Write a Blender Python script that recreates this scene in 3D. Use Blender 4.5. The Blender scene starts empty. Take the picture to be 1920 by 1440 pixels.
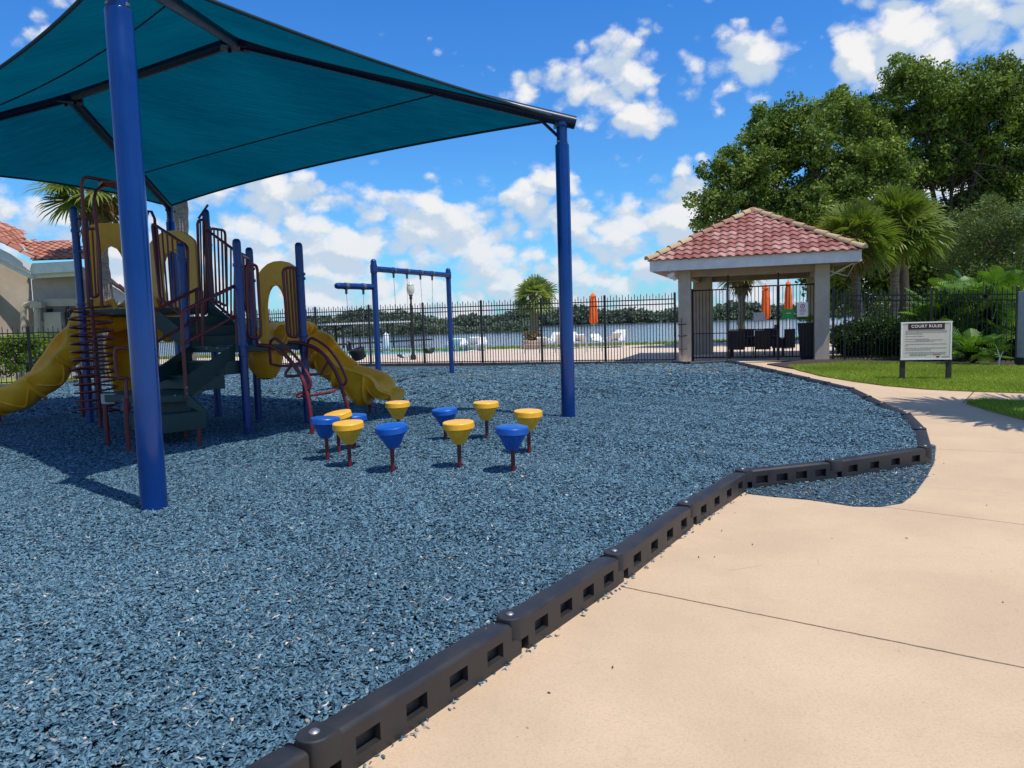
import bpy, math, random
import numpy as np
from mathutils import Vector
random.seed(7); rng = np.random.default_rng(11)
SC = bpy.context.scene; COL = SC.collection
PI = math.pi
# ------------------------------------------------------------------ camera
F = 1387.0; CX, CY = 960.0, 720.0
ROLL = 0.03; PITCH = math.atan(119 / F); EYE = np.array([0, 0, 1.6])
_R0 = np.array([1, 0, 0.]); _U0 = np.array([0, math.sin(PITCH), math.cos(PITCH)]); FW = np.array([0, math.cos(PITCH), -math.sin(PITCH)])
RT = math.cos(ROLL) * _R0 - math.sin(ROLL) * _U0; UP = math.cos(ROLL) * _U0 + math.sin(ROLL) * _R0
cam = bpy.data.objects.new('camera', bpy.data.cameras.new('camera')); COL.objects.link(cam)
from mathutils import Matrix
cam.matrix_world = Matrix([[RT[0], UP[0], -FW[0], 0], [RT[1], UP[1], -FW[1], 0], [RT[2], UP[2], -FW[2], 1.6], [0, 0, 0, 1]])
cam.data.sensor_width = 36; cam.data.lens = 36 * F / 1920; cam.data.clip_start = .05; cam.data.clip_end = 6000
SC.camera = cam
SC.view_settings.view_transform = 'Standard'; SC.view_settings.look = 'None'; SC.view_settings.exposure = -.12; SC.view_settings.gamma = 1
# survey of the photograph: a sight line met with a height (G) or with a distance (D)
def ray(x, y): return FW + RT * (x - CX) / F - UP * (y - CY) / F
def G(x, y, z=0.): d = ray(x, y); return EYE + d * (z - EYE[2]) / d[2]
def D(x, y, Y): d = ray(x, y); return EYE + d * Y / d[1]
# ------------------------------------------------------------------ sun and sky
SUN_EL = math.radians(66); SUN_DIR = np.array([.74 * math.cos(SUN_EL), -.672 * math.cos(SUN_EL), math.sin(SUN_EL)])
sun = bpy.data.objects.new('sun', bpy.data.lights.new('sun', 'SUN')); COL.objects.link(sun)
sun.data.energy = 5.0; sun.data.angle = math.radians(.5); sun.data.color = (1, .955, .88)
sun.rotation_euler = Vector(SUN_DIR).to_track_quat('Z', 'Y').to_euler(); sun.location = (20, -20, 40)

class NT:
    def __init__(s, tree): s.t = tree
    def n(s, typ, **kw):
        nd = s.t.nodes.new(typ)
        for k, v in kw.items():
            if k == 'inp':
                for a, b in v.items():
                    if hasattr(b, 'is_linked') or isinstance(b, bpy.types.NodeSocket): s.t.links.new(b, nd.inputs[a])
                    else: nd.inputs[a].default_value = b
            else: setattr(nd, k, v)
        return nd
    def m(s, op, a, b=0., c=0., clamp=False):
        nd = s.t.nodes.new('ShaderNodeMath'); nd.operation = op; nd.use_clamp = clamp
        for i, v in enumerate((a, b, c)):
            if isinstance(v, bpy.types.NodeSocket): s.t.links.new(v, nd.inputs[i])
            else: nd.inputs[i].default_value = v
        return nd.outputs[0]
    def mix(s, f, a, b, blend='MIX'):
        nd = s.t.nodes.new('ShaderNodeMix'); nd.data_type = 'RGBA'; nd.blend_type = blend
        for i, v in ((0, f), (6, a), (7, b)):
            if isinstance(v, bpy.types.NodeSocket): s.t.links.new(v, nd.inputs[i])
            else: nd.inputs[i].default_value = v if i == 0 else (tuple(v) + (1,))[:4]
        return nd.outputs[2]
    def ramp(s, f, stops, interp='LINEAR'):
        nd = s.t.nodes.new('ShaderNodeValToRGB'); cr = nd.color_ramp; cr.interpolation = interp
        while len(cr.elements) < len(stops): cr.elements.new(.5)
        for e, (p, c) in zip(cr.elements, stops):
            e.position = p; e.color = (tuple(c) + (1,))[:4] if not isinstance(c, (int, float)) else (c, c, c, 1)
        s.t.links.new(f, nd.inputs[0]); return nd.outputs[0]
    def smooth(s, v, a, b):
        nd = s.t.nodes.new('ShaderNodeMapRange'); nd.interpolation_type = 'SMOOTHSTEP'
        s.t.links.new(v, nd.inputs[0]); nd.inputs[1].default_value = a; nd.inputs[2].default_value = b
        return nd.outputs[0]
    def noise(s, vec, scale, detail=4, rough=.5, dist=0.):
        nd = s.n('ShaderNodeTexNoise', inp={'Scale': scale, 'Detail': detail, 'Roughness': rough, 'Distortion': dist})
        if vec is not None: s.t.links.new(vec, nd.inputs['Vector'])
        return nd.outputs['Fac']

W = bpy.data.worlds.new("World"); SC.world = W; W.cycles.sampling_method = 'MANUAL'; W.cycles.sample_map_resolution = 512; W.use_nodes = True
t = NT(W.node_tree); W.node_tree.nodes.clear()
sky = t.n('ShaderNodeTexSky', sky_type='NISHITA', sun_disc=False, sun_elevation=SUN_EL, sun_rotation=math.atan2(SUN_DIR[0], SUN_DIR[1]), air_density=1.0, dust_density=.4, ozone_density=3.0)
geo = t.n('ShaderNodeTexCoord'); vec = geo.outputs['Generated']
sp = t.n('ShaderNodeSeparateXYZ', inp={0: vec}); X, Y, Z = sp.outputs
az = t.m('ARCTAN2', X, Y)                       # radians, + to the right of north (+Y)
el = t.m('ARCSINE', Z)
# sky colour: the sky texture, deepened with height like the phone picture
skyc = t.mix(1.0, sky.outputs[0], (.45, .93, 1.36), 'MULTIPLY')
skyc = t.mix(t.smooth(el, .0, .55), t.mix(1.0, skyc, (1.0, 1.0, .95), 'MULTIPLY'), t.mix(1.0, skyc, (.60, .90, 1.12), 'MULTIPLY'))
# clouds
cv = t.n('ShaderNodeCombineXYZ', inp={0: az, 1: t.m('MULTIPLY', el, 1.35), 2: 3.7}).outputs[0]
warp = t.n('ShaderNodeTexNoise', inp={'Vector': cv, 'Scale': 16., 'Detail': 5., 'Roughness': .6}).outputs['Color']
def density(v, full=True):
    vw = t.n('ShaderNodeVectorMath', operation='MULTIPLY_ADD', inp={0: warp, 1: (.045, .045, 0), 2: v}).outputs[0]
    puffs = None
    for sc, k in ((15., .42), (38., .36)) if full else ((15., .42),):
        d = t.n('ShaderNodeTexVoronoi', feature='SMOOTH_F1', inp={'Vector': vw, 'Scale': sc, 'Smoothness': .25}).outputs['Distance']
        q = t.m('MULTIPLY', t.m('SUBTRACT', .85, d), k); puffs = q if puffs is None else t.m('ADD', puffs, q)
    return t.m('ADD', t.m('MULTIPLY', t.noise(v, 9.0, 7 if full else 5, .6, 0.), .62), puffs)
fluff = density(cv)
def blob(px, py, rx, ry, k=1.0):
    d = ray(px, py); a0 = math.atan2(d[0], d[1]); e0 = math.asin(d[2] / np.linalg.norm(d))
    u = t.m('DIVIDE', t.m('SUBTRACT', az, a0), rx / F); v = t.m('DIVIDE', t.m('SUBTRACT', el, e0), ry / F)
    r2 = t.m('ADD', t.m('MULTIPLY', u, u), t.m('MULTIPLY', v, v))
    return t.m('MULTIPLY', t.m('EXPONENT', t.m('MULTIPLY', r2, -1.0)), k)
blobs = [(1140, 110, 70, 75), (1075, 180, 80, 50), (970, 155, 45, 35, .75), (1320, 110, 75, 50), (1435, 135, 55, 40, .9), (1230, 235, 90, 38, .85),
         (1640, 60, 70, 60), (1760, 60, 140, 75, 1.1), (1900, 40, 90, 60), (1690, 130, 90, 40, .7),
         (720, 375, 110, 42), (860, 420, 80, 45, .9), (1010, 395, 85, 40), (1140, 410, 70, 40, .85), (1210, 380, 50, 50, .8), (1300, 380, 60, 60), (500, 400, 110, 60, .9), (560, 350, 90, 30, .55),
         (920, 470, 90, 40, .9), (760, 460, 90, 45, .9), (620, 470, 110, 45, .9), (1240, 460, 60, 45, .9), (1060, 450, 80, 40, .6),
         (80, 60, 45, 90, .55), (40, 370, 90, 60, .7), (110, 430, 80, 35, .6), (430, 470, 120, 60, .9)]
acc = None
for b in blobs:
    o = blob(*b); acc = o if acc is None else t.m('ADD', acc, o)
acc = t.m('MINIMUM', acc, 1.15)
low = t.m('MULTIPLY', t.m('SUBTRACT', 1.0, t.smooth(el, .10, .27)), 1.0)      # bank of cumulus low over the lake
away = t.m('MULTIPLY', t.m('ADD', t.smooth(t.m('ABSOLUTE', az), .66, .95), t.smooth(el, .48, .7), 0, True), .50)   # loose clouds added out of view, their cover set to whiten the fill light
field = t.m('MAXIMUM', t.m('MAXIMUM', acc, low), away)
def dn(fl): return t.m('ADD', t.m('MULTIPLY', field, .62), t.m('MULTIPLY', t.m('SUBTRACT', fl, .60), 1.75))
dens = dn(fluff)
dens = t.m('ADD', dens, t.m('MULTIPLY', t.m('SUBTRACT', t.noise(cv, 55., 6, .7, .6), .5), .30))
cover = t.smooth(dens, .26, .60)
cv2 = t.n('ShaderNodeVectorMath', operation='ADD', inp={0: cv, 1: (.010, .022, 0)}).outputs[0]
rel = t.smooth(t.m('SUBTRACT', density(cv, False), density(cv2, False)), -.05, .07)
ccol = t.mix(rel, (.62, .74, .88), (1.0, 1.0, 1.0))
ccol = t.mix(t.smooth(el, .03, .22), t.mix(.30, ccol, (.60, .76, .97)), ccol)
thick = t.smooth(dens, .34, .8)
skyc = t.mix(t.smooth(el, .62, 1.1), skyc, t.mix(1.0, skyc, (.62, .62, .66), 'MULTIPLY'))
bgs = t.n('ShaderNodeBackground', inp={'Color': skyc, 'Strength': .137})
bgc = t.n('ShaderNodeBackground', inp={'Color': ccol, 'Strength': .98})
mx = t.n('ShaderNodeMixShader', inp={0: t.m('MULTIPLY', cover, t.m('ADD', t.m('MULTIPLY', thick, .35), .65), 0, True), 1: bgs.outputs[0], 2: bgc.outputs[0]})
t.n('ShaderNodeOutputWorld', inp={0: mx.outputs[0]})

# ------------------------------------------------------------------ materials
MATS = {}
def mat(name, col, rough=.6, var=0., vscale=6., bump=0., bscale=40., metal=0., coat=0., spec=.5, col2=None, stretch=None):
    m = bpy.data.materials.new(name); m.use_nodes = True; t = NT(m.node_tree); t.t.nodes.clear()
    p = t.n('ShaderNodeBsdfPrincipled', inp={'Roughness': rough, 'Metallic': metal, 'Coat Weight': coat, 'Specular IOR Level': spec})
    tc = t.n('ShaderNodeTexCoord').outputs['Object']
    if stretch: tc = t.n('ShaderNodeMapping', inp={0: tc, 3: stretch}).outputs[0]
    c = (tuple(col) + (1,))[:4]
    if var or col2:
        f = t.noise(tc, vscale, 6, .6)
        f = t.smooth(f, .3, .7)
        c2 = col2 or tuple(min(1, x * (1 + var)) for x in col[:3]); c1 = col if col2 else tuple(x * (1 - var) for x in col[:3])
        cc = t.mix(f, c1, c2); t.t.links.new(cc, p.inputs['Base Color'])
        t.t.links.new(t.m('ADD', t.m('MULTIPLY', f, .12), rough - .06), p.inputs['Roughness'])
    else: p.inputs['Base Color'].default_value = c
    if bump:
        b = t.n('ShaderNodeBump', inp={'Strength': bump, 'Distance': .01, 'Height': t.noise(tc, bscale, 5, .6)})
        t.t.links.new(b.outputs[0], p.inputs['Normal'])
    t.n('ShaderNodeOutputMaterial', inp={0: p.outputs[0]})
    MATS[name] = m; return m
mat('blue_paint', (.001, .030, .155), .16, .10, 3., spec=.5, bump=.03, bscale=20)
mat('navy_paint', (.001, .010, .04), .35, .12, 3., spec=.3)
mat('play_blue', (.002, .032, .16), .32, .2, 4., bump=.03)
mat('red_paint', (.13, .011, .014), .42, .25, 8., bump=.05)
mat('yellow_plastic', (.84, .36, .012), .36, .14, 5., bump=.04, col2=(.93, .44, .02))
mat('pod_yellow', (.86, .43, .022), .36, .1, 8., bump=.04, bscale=60)
mat('pod_blue', (.004, .085, .38), .34, .14, 8., bump=.04, bscale=60)
mat('deck_green', (.013, .042, .036), .55, .25, 9., bump=.1, bscale=70)
mat('timber_plastic', (.015, .016, .019), .5, .3, 5., bump=.10, bscale=90, col2=(.026, .024, .023))
mat('timber_dark', (.012, .012, .013), .7)
mat('bolt_metal', (.30, .30, .30), .5, metal=.9)
mat('fence_black', (.012, .012, .014), .4, .2, 10.)
mat('stucco', (.44, .375, .285), .9, .10, 2.5, bump=.35, bscale=60)
mat('house_stucco', (.43, .355, .27), .9, .10, 1.5, bump=.3, bscale=40)
mat('white_trim', (.66, .655, .62), .6, .08, 4.)
mat('white_plastic', (.75, .76, .75), .45, .08, 5.)
mat('soffit', (.30, .24, .17), .8, .1, 3.)
mat('bark', (.05, .038, .028), .95, .4, 9., bump=.9, bscale=14, stretch=(1, 1, .3))
mat('palm_bark', (.24, .19, .14), .95, .35, 9., bump=.9, bscale=22, stretch=(.4, .4, 2.2))
mat('palm_boot', (.20, .10, .045), .95, .4, 12., bump=.8, bscale=25)
mat('orange_cloth', (.80, .13, .012), .8, .15, 5., bump=.1)
mat('white_cloth', (.72, .72, .72), .85, .1, 5.)
mat('wicker', (.035, .022, .016), .7, .4, 60., bump=.8, bscale=80)
mat('planter_black', (.012, .011, .012), .5, .2)
mat('grey_metal', (.35, .36, .36), .5, .1)
mat('wood_dark', (.03, .022, .018), .7, .3, 8., bump=.3, stretch=(1, 1, .2))
mat('sign_cream', (.62, .58, .48), .6, .05, 4.)
mat('sign_brown', (.045, .012, .012), .5)
mat('ink_grey', (.28, .27, .23), .8)
mat('ink_white', (.80, .78, .72), .7)
mat('ink_red', (.45, .03, .04), .7)
mat('sign_green', (.012, .28, .04), .5)
mat('chain_metal', (.16, .16, .16), .45, metal=.5)
mat('rubber_black', (.015, .015, .016), .5)
mat('lamp_glass', (.55, .56, .42), .25, .1)
mat('cable', (.01, .02, .03), .6)
mat('glass_dark', (.02, .025, .03), .1)
mat('tan_stone', (.50, .36, .27), .9, .15, 5., bump=.2)
mat('debris', (.10, .07, .05), .9, .3)

def foliage(name, dark, light, trans=.3, rough=.45):
    m = bpy.data.materials.new(name); m.use_nodes = True; t = NT(m.node_tree); t.t.nodes.clear()
    a = t.n('ShaderNodeAttribute', attribute_name='tint').outputs['Fac']
    c = t.mix(a, dark, light)
    p = t.n('ShaderNodeBsdfPrincipled', inp={'Base Color': c, 'Roughness': rough, 'Specular IOR Level': .2})
    tr = t.n('ShaderNodeBsdfTranslucent', inp={'Color': t.mix(1., c, (1.3, 1.5, .5), 'MULTIPLY')})
    mxx = t.n('ShaderNodeMixShader', inp={0: trans, 1: p.outputs[0], 2: tr.outputs[0]})
    t.n('ShaderNodeOutputMaterial', inp={0: mxx.outputs[0]}); MATS[name] = m
foliage('oak_leaf', (.036, .078, .017), (.25, .32, .065), .25, .65)
foliage('split_leaf', (.03, .09, .015), (.17, .30, .04), .3, .4)
foliage('olive_leaf', (.06, .09, .03), (.20, .25, .09), .3)
foliage('palm_leaf', (.06, .10, .02), (.23, .28, .055), .3, .35)
foliage('pale_palm_leaf', (.13, .18, .05), (.34, .38, .13), .35, .4)
foliage('dry_leaf', (.16, .10, .04), (.30, .20, .09), .2, .7)
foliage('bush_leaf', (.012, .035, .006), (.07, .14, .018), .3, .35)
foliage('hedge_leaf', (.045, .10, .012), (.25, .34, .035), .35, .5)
foliage('grass_blade', (.15, .22, .025), (.38, .44, .07), .35, .55)
foliage('far_leaf', (.085, .115, .085), (.17, .21, .13), .15, .8)  # lightened leaf colour: the haze of distance is painted into it
foliage('chips', (.022, .062, .095), (.155, .275, .36), .0, .6)

def chips_material():
    m = MATS['chips']; t = NT(m.node_tree); t.t.nodes.clear()
    a = t.n('ShaderNodeAttribute', attribute_name='tint').outputs['Fac']
    c = t.ramp(a, [(0, (.018, .042, .060)), (.22, (.046, .104, .146)), (.6, (.085, .172, .230)), (.95, (.140, .255, .32)), (.978, (.20, .22, .20)), (.994, (.42, .36, .28)), (1., (.65, .60, .52))])
    p = t.n('ShaderNodeBsdfPrincipled', inp={'Base Color': c, 'Roughness': .6, 'Specular IOR Level': .35})
    t.n('ShaderNodeOutputMaterial', inp={0: p.outputs[0]})
chips_material()
def mulch_material():
    m = bpy.data.materials.new('mulch'); m.use_nodes = True; t = NT(m.node_tree); t.t.nodes.clear()
    tc = t.n('ShaderNodeTexCoord').outputs['Object']
    wob = t.n('ShaderNodeTexNoise', inp={'Vector': tc, 'Scale': 14., 'Detail': 3.}).outputs['Color']
    v2 = t.n('ShaderNodeVectorMath', operation='MULTIPLY_ADD', inp={0: wob, 1: (.12, .12, 0), 2: tc}).outputs[0]
    v = t.n('ShaderNodeTexVoronoi', inp={'Vector': v2, 'Scale': 42.}); vd = v.outputs['Distance']
    e = t.n('ShaderNodeTexVoronoi', feature='DISTANCE_TO_EDGE', inp={'Vector': v2, 'Scale': 42.}).outputs['Distance']
    rnd = t.n('ShaderNodeSeparateColor', inp={0: v.outputs['Color']}).outputs[0]
    c = t.ramp(rnd, [(0, (.02, .05, .075)), (.35, (.05, .11, .155)), (.9, (.13, .225, .285)), (.97, (.22, .22, .19)), (1., (.45, .40, .33))])
    c = t.mix(t.smooth(e, .02, .11), (.015, .035, .05), c)
    big = t.noise(tc, .5, 4, .6)
    c = t.mix(t.m('MULTIPLY', t.smooth(big, .45, .75), .25), c, (.15, .16, .15))
    p = t.n('ShaderNodeBsdfPrincipled', inp={'Base Color': c, 'Roughness': .7})
    b = t.n('ShaderNodeBump', inp={'Strength': .9, 'Distance': .02, 'Height': t.m('SUBTRACT', t.smooth(e, 0, .2), t.m('MULTIPLY', rnd, .5))})
    t.t.links.new(b.outputs[0], p.inputs['Normal'])
    t.n('ShaderNodeOutputMaterial', inp={0: p.outputs[0]}); MATS['mulch'] = m
mulch_material()
def concrete_material(name, base, joints=()):
    m = bpy.data.materials.new(name); m.use_nodes = True; t = NT(m.node_tree); t.t.nodes.clear()
    tc = t.n('ShaderNodeTexCoord').outputs['Object']
    n1 = t.noise(tc, .9, 6, .6); n2 = t.noise(tc, 5., 6, .65); n3 = t.noise(tc, 95., 4, .8); n4 = t.noise(tc, 55., 4, .6)
    c = t.mix(t.smooth(n1, .3, .7), tuple(x * .90 for x in base), tuple(min(1, x * 1.06) for x in base))
    c = t.mix(t.m('MULTIPLY', t.smooth(n2, .5, .8), .22), c, (base[0] * .72, base[1] * .70, base[2] * .70))
    c = t.mix(t.m('MULTIPLY', t.smooth(n4, .42, .72), .22), c, (base[0] * .70, base[1] * .66, base[2] * .60))
    c = t.mix(t.m('MULTIPLY', t.smooth(n3, .48, .70), .55), c, (base[0] * .62, base[1] * .58, base[2] * .52))
    st = t.smooth(t.noise(tc, 1.7, 3, .5, 1.2), .66, .80); c = t.mix(t.m('MULTIPLY', st, .20), c, (base[0] * .62, base[1] * .62, base[2] * .66))
    ck = t.n('ShaderNodeTexVoronoi', feature='DISTANCE_TO_EDGE', inp={'Vector': t.n('ShaderNodeVectorMath', operation='MULTIPLY_ADD', inp={0: t.n('ShaderNodeTexNoise', inp={'Vector': tc, 'Scale': 3., 'Detail': 6.}).outputs['Color'], 1: (.5, .5, 0), 2: tc}).outputs[0], 'Scale': .33}).outputs['Distance']
    c = t.mix(t.m('MULTIPLY', t.m('SUBTRACT', 1., t.smooth(ck, .0, .0018)), t.m('MULTIPLY', t.smooth(n1, .5, .62), .45)), c, (.16, .12, .09))
    spots = t.smooth(t.noise(tc, 23., 2, .5), .76, .79)
    c = t.mix(t.m('MULTIPLY', spots, .5), c, (.12, .09, .07))
    h = t.m('ADD', t.m('MULTIPLY', n3, .5), t.m('MULTIPLY', n4, .6))
    sx = t.n('ShaderNodeSeparateXYZ', inp={0: tc}).outputs
    wob = t.m('MULTIPLY', t.m('SUBTRACT', t.noise(tc, 7., 4, .7), .5), .02)
    for (p, q, w, k) in joints:
        p = np.array(p[:2]); q = np.array(q[:2]); d = (q - p); L = np.linalg.norm(d); d = d / L; nn = np.array([-d[1], d[0]])
        dist = t.m('ABSOLUTE', t.m('ADD', t.m('SUBTRACT', t.m('ADD', t.m('MULTIPLY', sx[0], float(nn[0])), t.m('MULTIPLY', sx[1], float(nn[1]))), float(nn @ p)), wob))
        s = t.m('SUBTRACT', t.m('ADD', t.m('MULTIPLY', sx[0], float(d[0])), t.m('MULTIPLY', sx[1], float(d[1]))), float(d @ p))
        ins = t.m('MULTIPLY', t.m('GREATER_THAN', s, 0.), t.m('LESS_THAN', s, float(L)))
        msk = t.m('MULTIPLY', t.m('MULTIPLY', t.m('SUBTRACT', 1., t.smooth(dist, w * .4, w)), ins), k)
        c = t.mix(msk, c, (.10, .075, .055)); h = t.m('SUBTRACT', h, t.m('MULTIPLY', msk, 3.))
    p = t.n('ShaderNodeBsdfPrincipled', inp={'Base Color': c, 'Roughness': .85, 'Specular IOR Level': .3})
    b = t.n('ShaderNodeBump', inp={'Strength': .35, 'Distance': .004, 'Height': h}); t.t.links.new(b.outputs[0], p.inputs['Normal'])
    t.n('ShaderNodeOutputMaterial', inp={0: p.outputs[0]}); MATS[name] = m
ZC = -.145
concrete_material('concrete', (.57, .415, .268), [
    (G(1165, 1100, ZC), G(2050, 1278, ZC), .011, .9), (G(1655, 950, ZC), G(2000, 994, ZC), .010, .7), (G(1755, 842, ZC), G(2000, 853, ZC), .010, .6),
    (G(1806, 756, ZC), G(1842, 722, ZC), .02, .9), (G(1600, 716, ZC), G(1628, 722, ZC), .02, .4), (G(1640, 905, ZC), G(1900, 925, ZC), .004, .4), (G(1365, 1070, ZC), G(1430, 1060, ZC), .003, .5)])
concrete_material('pool_deck', (.66, .53, .41))
def fabric_material():
    m = bpy.data.materials.new('shade_fabric'); m.use_nodes = True; t = NT(m.node_tree); t.t.nodes.clear()
    tc = t.n('ShaderNodeTexCoord').outputs['Object']
    mp = t.n('ShaderNodeMapping', inp={0: tc, 2: (0, 0, .55), 3: (.8, 7., 1.)}).outputs[0]
    f = t.smooth(t.noise(mp, 2.2, 6, .7), .3, .7)
    f2 = t.smooth(t.noise(tc, .5, 3, .5), .3, .7)
    c = t.mix(t.m('ADD', t.m('MULTIPLY', f, .5), t.m('MULTIPLY', f2, .5)), (.0, .048, .082), (.001, .084, .130))
    d = t.n('ShaderNodeBsdfDiffuse', inp={'Color': c}); tr = t.n('ShaderNodeBsdfTranslucent', inp={'Color': c})
    b = t.n('ShaderNodeBump', inp={'Strength': .6, 'Distance': .03, 'Height': t.noise(mp, 3., 5, .6)})
    t.t.links.new(b.outputs[0], d.inputs['Normal']); t.t.links.new(b.outputs[0], tr.inputs['Normal'])
    a = t.n('ShaderNodeMixShader', inp={0: .55, 1: d.outputs[0], 2: tr.outputs[0]})
    t.n('ShaderNodeOutputMaterial', inp={0: a.outputs[0]}); MATS['shade_fabric'] = m
fabric_material()
def tile_material(name, cols, s=3.):
    m = bpy.data.materials.new(name); m.use_nodes = True; t = NT(m.node_tree); t.t.nodes.clear()
    a = t.n('ShaderNodeAttribute', attribute_name='tint').outputs['Fac']
    c = t.ramp(a, [(i / (len(cols) - 1), cc) for i, cc in enumerate(cols)])
    n = t.noise(t.n('ShaderNodeTexCoord').outputs['Object'], 9., 6, .7)
    c = t.mix(t.m('MULTIPLY', t.smooth(n, .4, .75), .35), c, tuple(x * .42 for x in cols[0]))
    p = t.n('ShaderNodeBsdfPrincipled', inp={'Base Color': c, 'Roughness': .75})
    t.n('ShaderNodeOutputMaterial', inp={0: p.outputs[0]}); MATS[name] = m
tile_material('roof_tile', [(.23, .075, .055), (.32, .125, .10), (.45, .25, .21), (.29, .095, .075)])
tile_material('ridge_tile', [(.46, .32, .17), (.31, .14, .09), (.50, .36, .20), (.28, .13, .085)])
tile_material('house_tile', [(.38, .14, .085), (.50, .22, .14), (.33, .11, .07), (.55, .30, .21)])
def water_material(name, col, rough, bs, bstr, spec=.5):
    m = bpy.data.materials.new(name); m.use_nodes = True; t = NT(m.node_tree); t.t.nodes.clear()
    tc = t.n('ShaderNodeTexCoord').outputs['Object']
    mp = t.n('ShaderNodeMapping', inp={0: tc, 3: (.35, 1., 1.)}).outputs[0]
    p = t.n('ShaderNodeBsdfPrincipled', inp={'Base Color': col + (1,), 'Roughness': rough, 'Specular IOR Level': spec})
    b = t.n('ShaderNodeBump', inp={'Strength': bstr, 'Distance': .1, 'Height': t.noise(mp, bs, 5, .6)}); t.t.links.new(b.outputs[0], p.inputs['Normal'])
    t.n('ShaderNodeOutputMaterial', inp={0: p.outputs[0]}); MATS[name] = m
water_material('lake_water', (.055, .10, .17), .12, 1.3, .6)
water_material('pool_water', (.12, .42, .55), .08, 3., .25)
mat('grass_soil', (.16, .21, .03), .95, .3, 2.5, bump=.6, bscale=30, col2=(.26, .31, .05))
mat('far_ground', (.07, .10, .03), .95, .3, .1)
mat('far_wood_ground', (.06, .085, .06), .95, .4, .3, bump=.5, bscale=2)
mat('bed_mulch', (.045, .030, .022), .95, .5, 20., bump=1., bscale=50)

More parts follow.
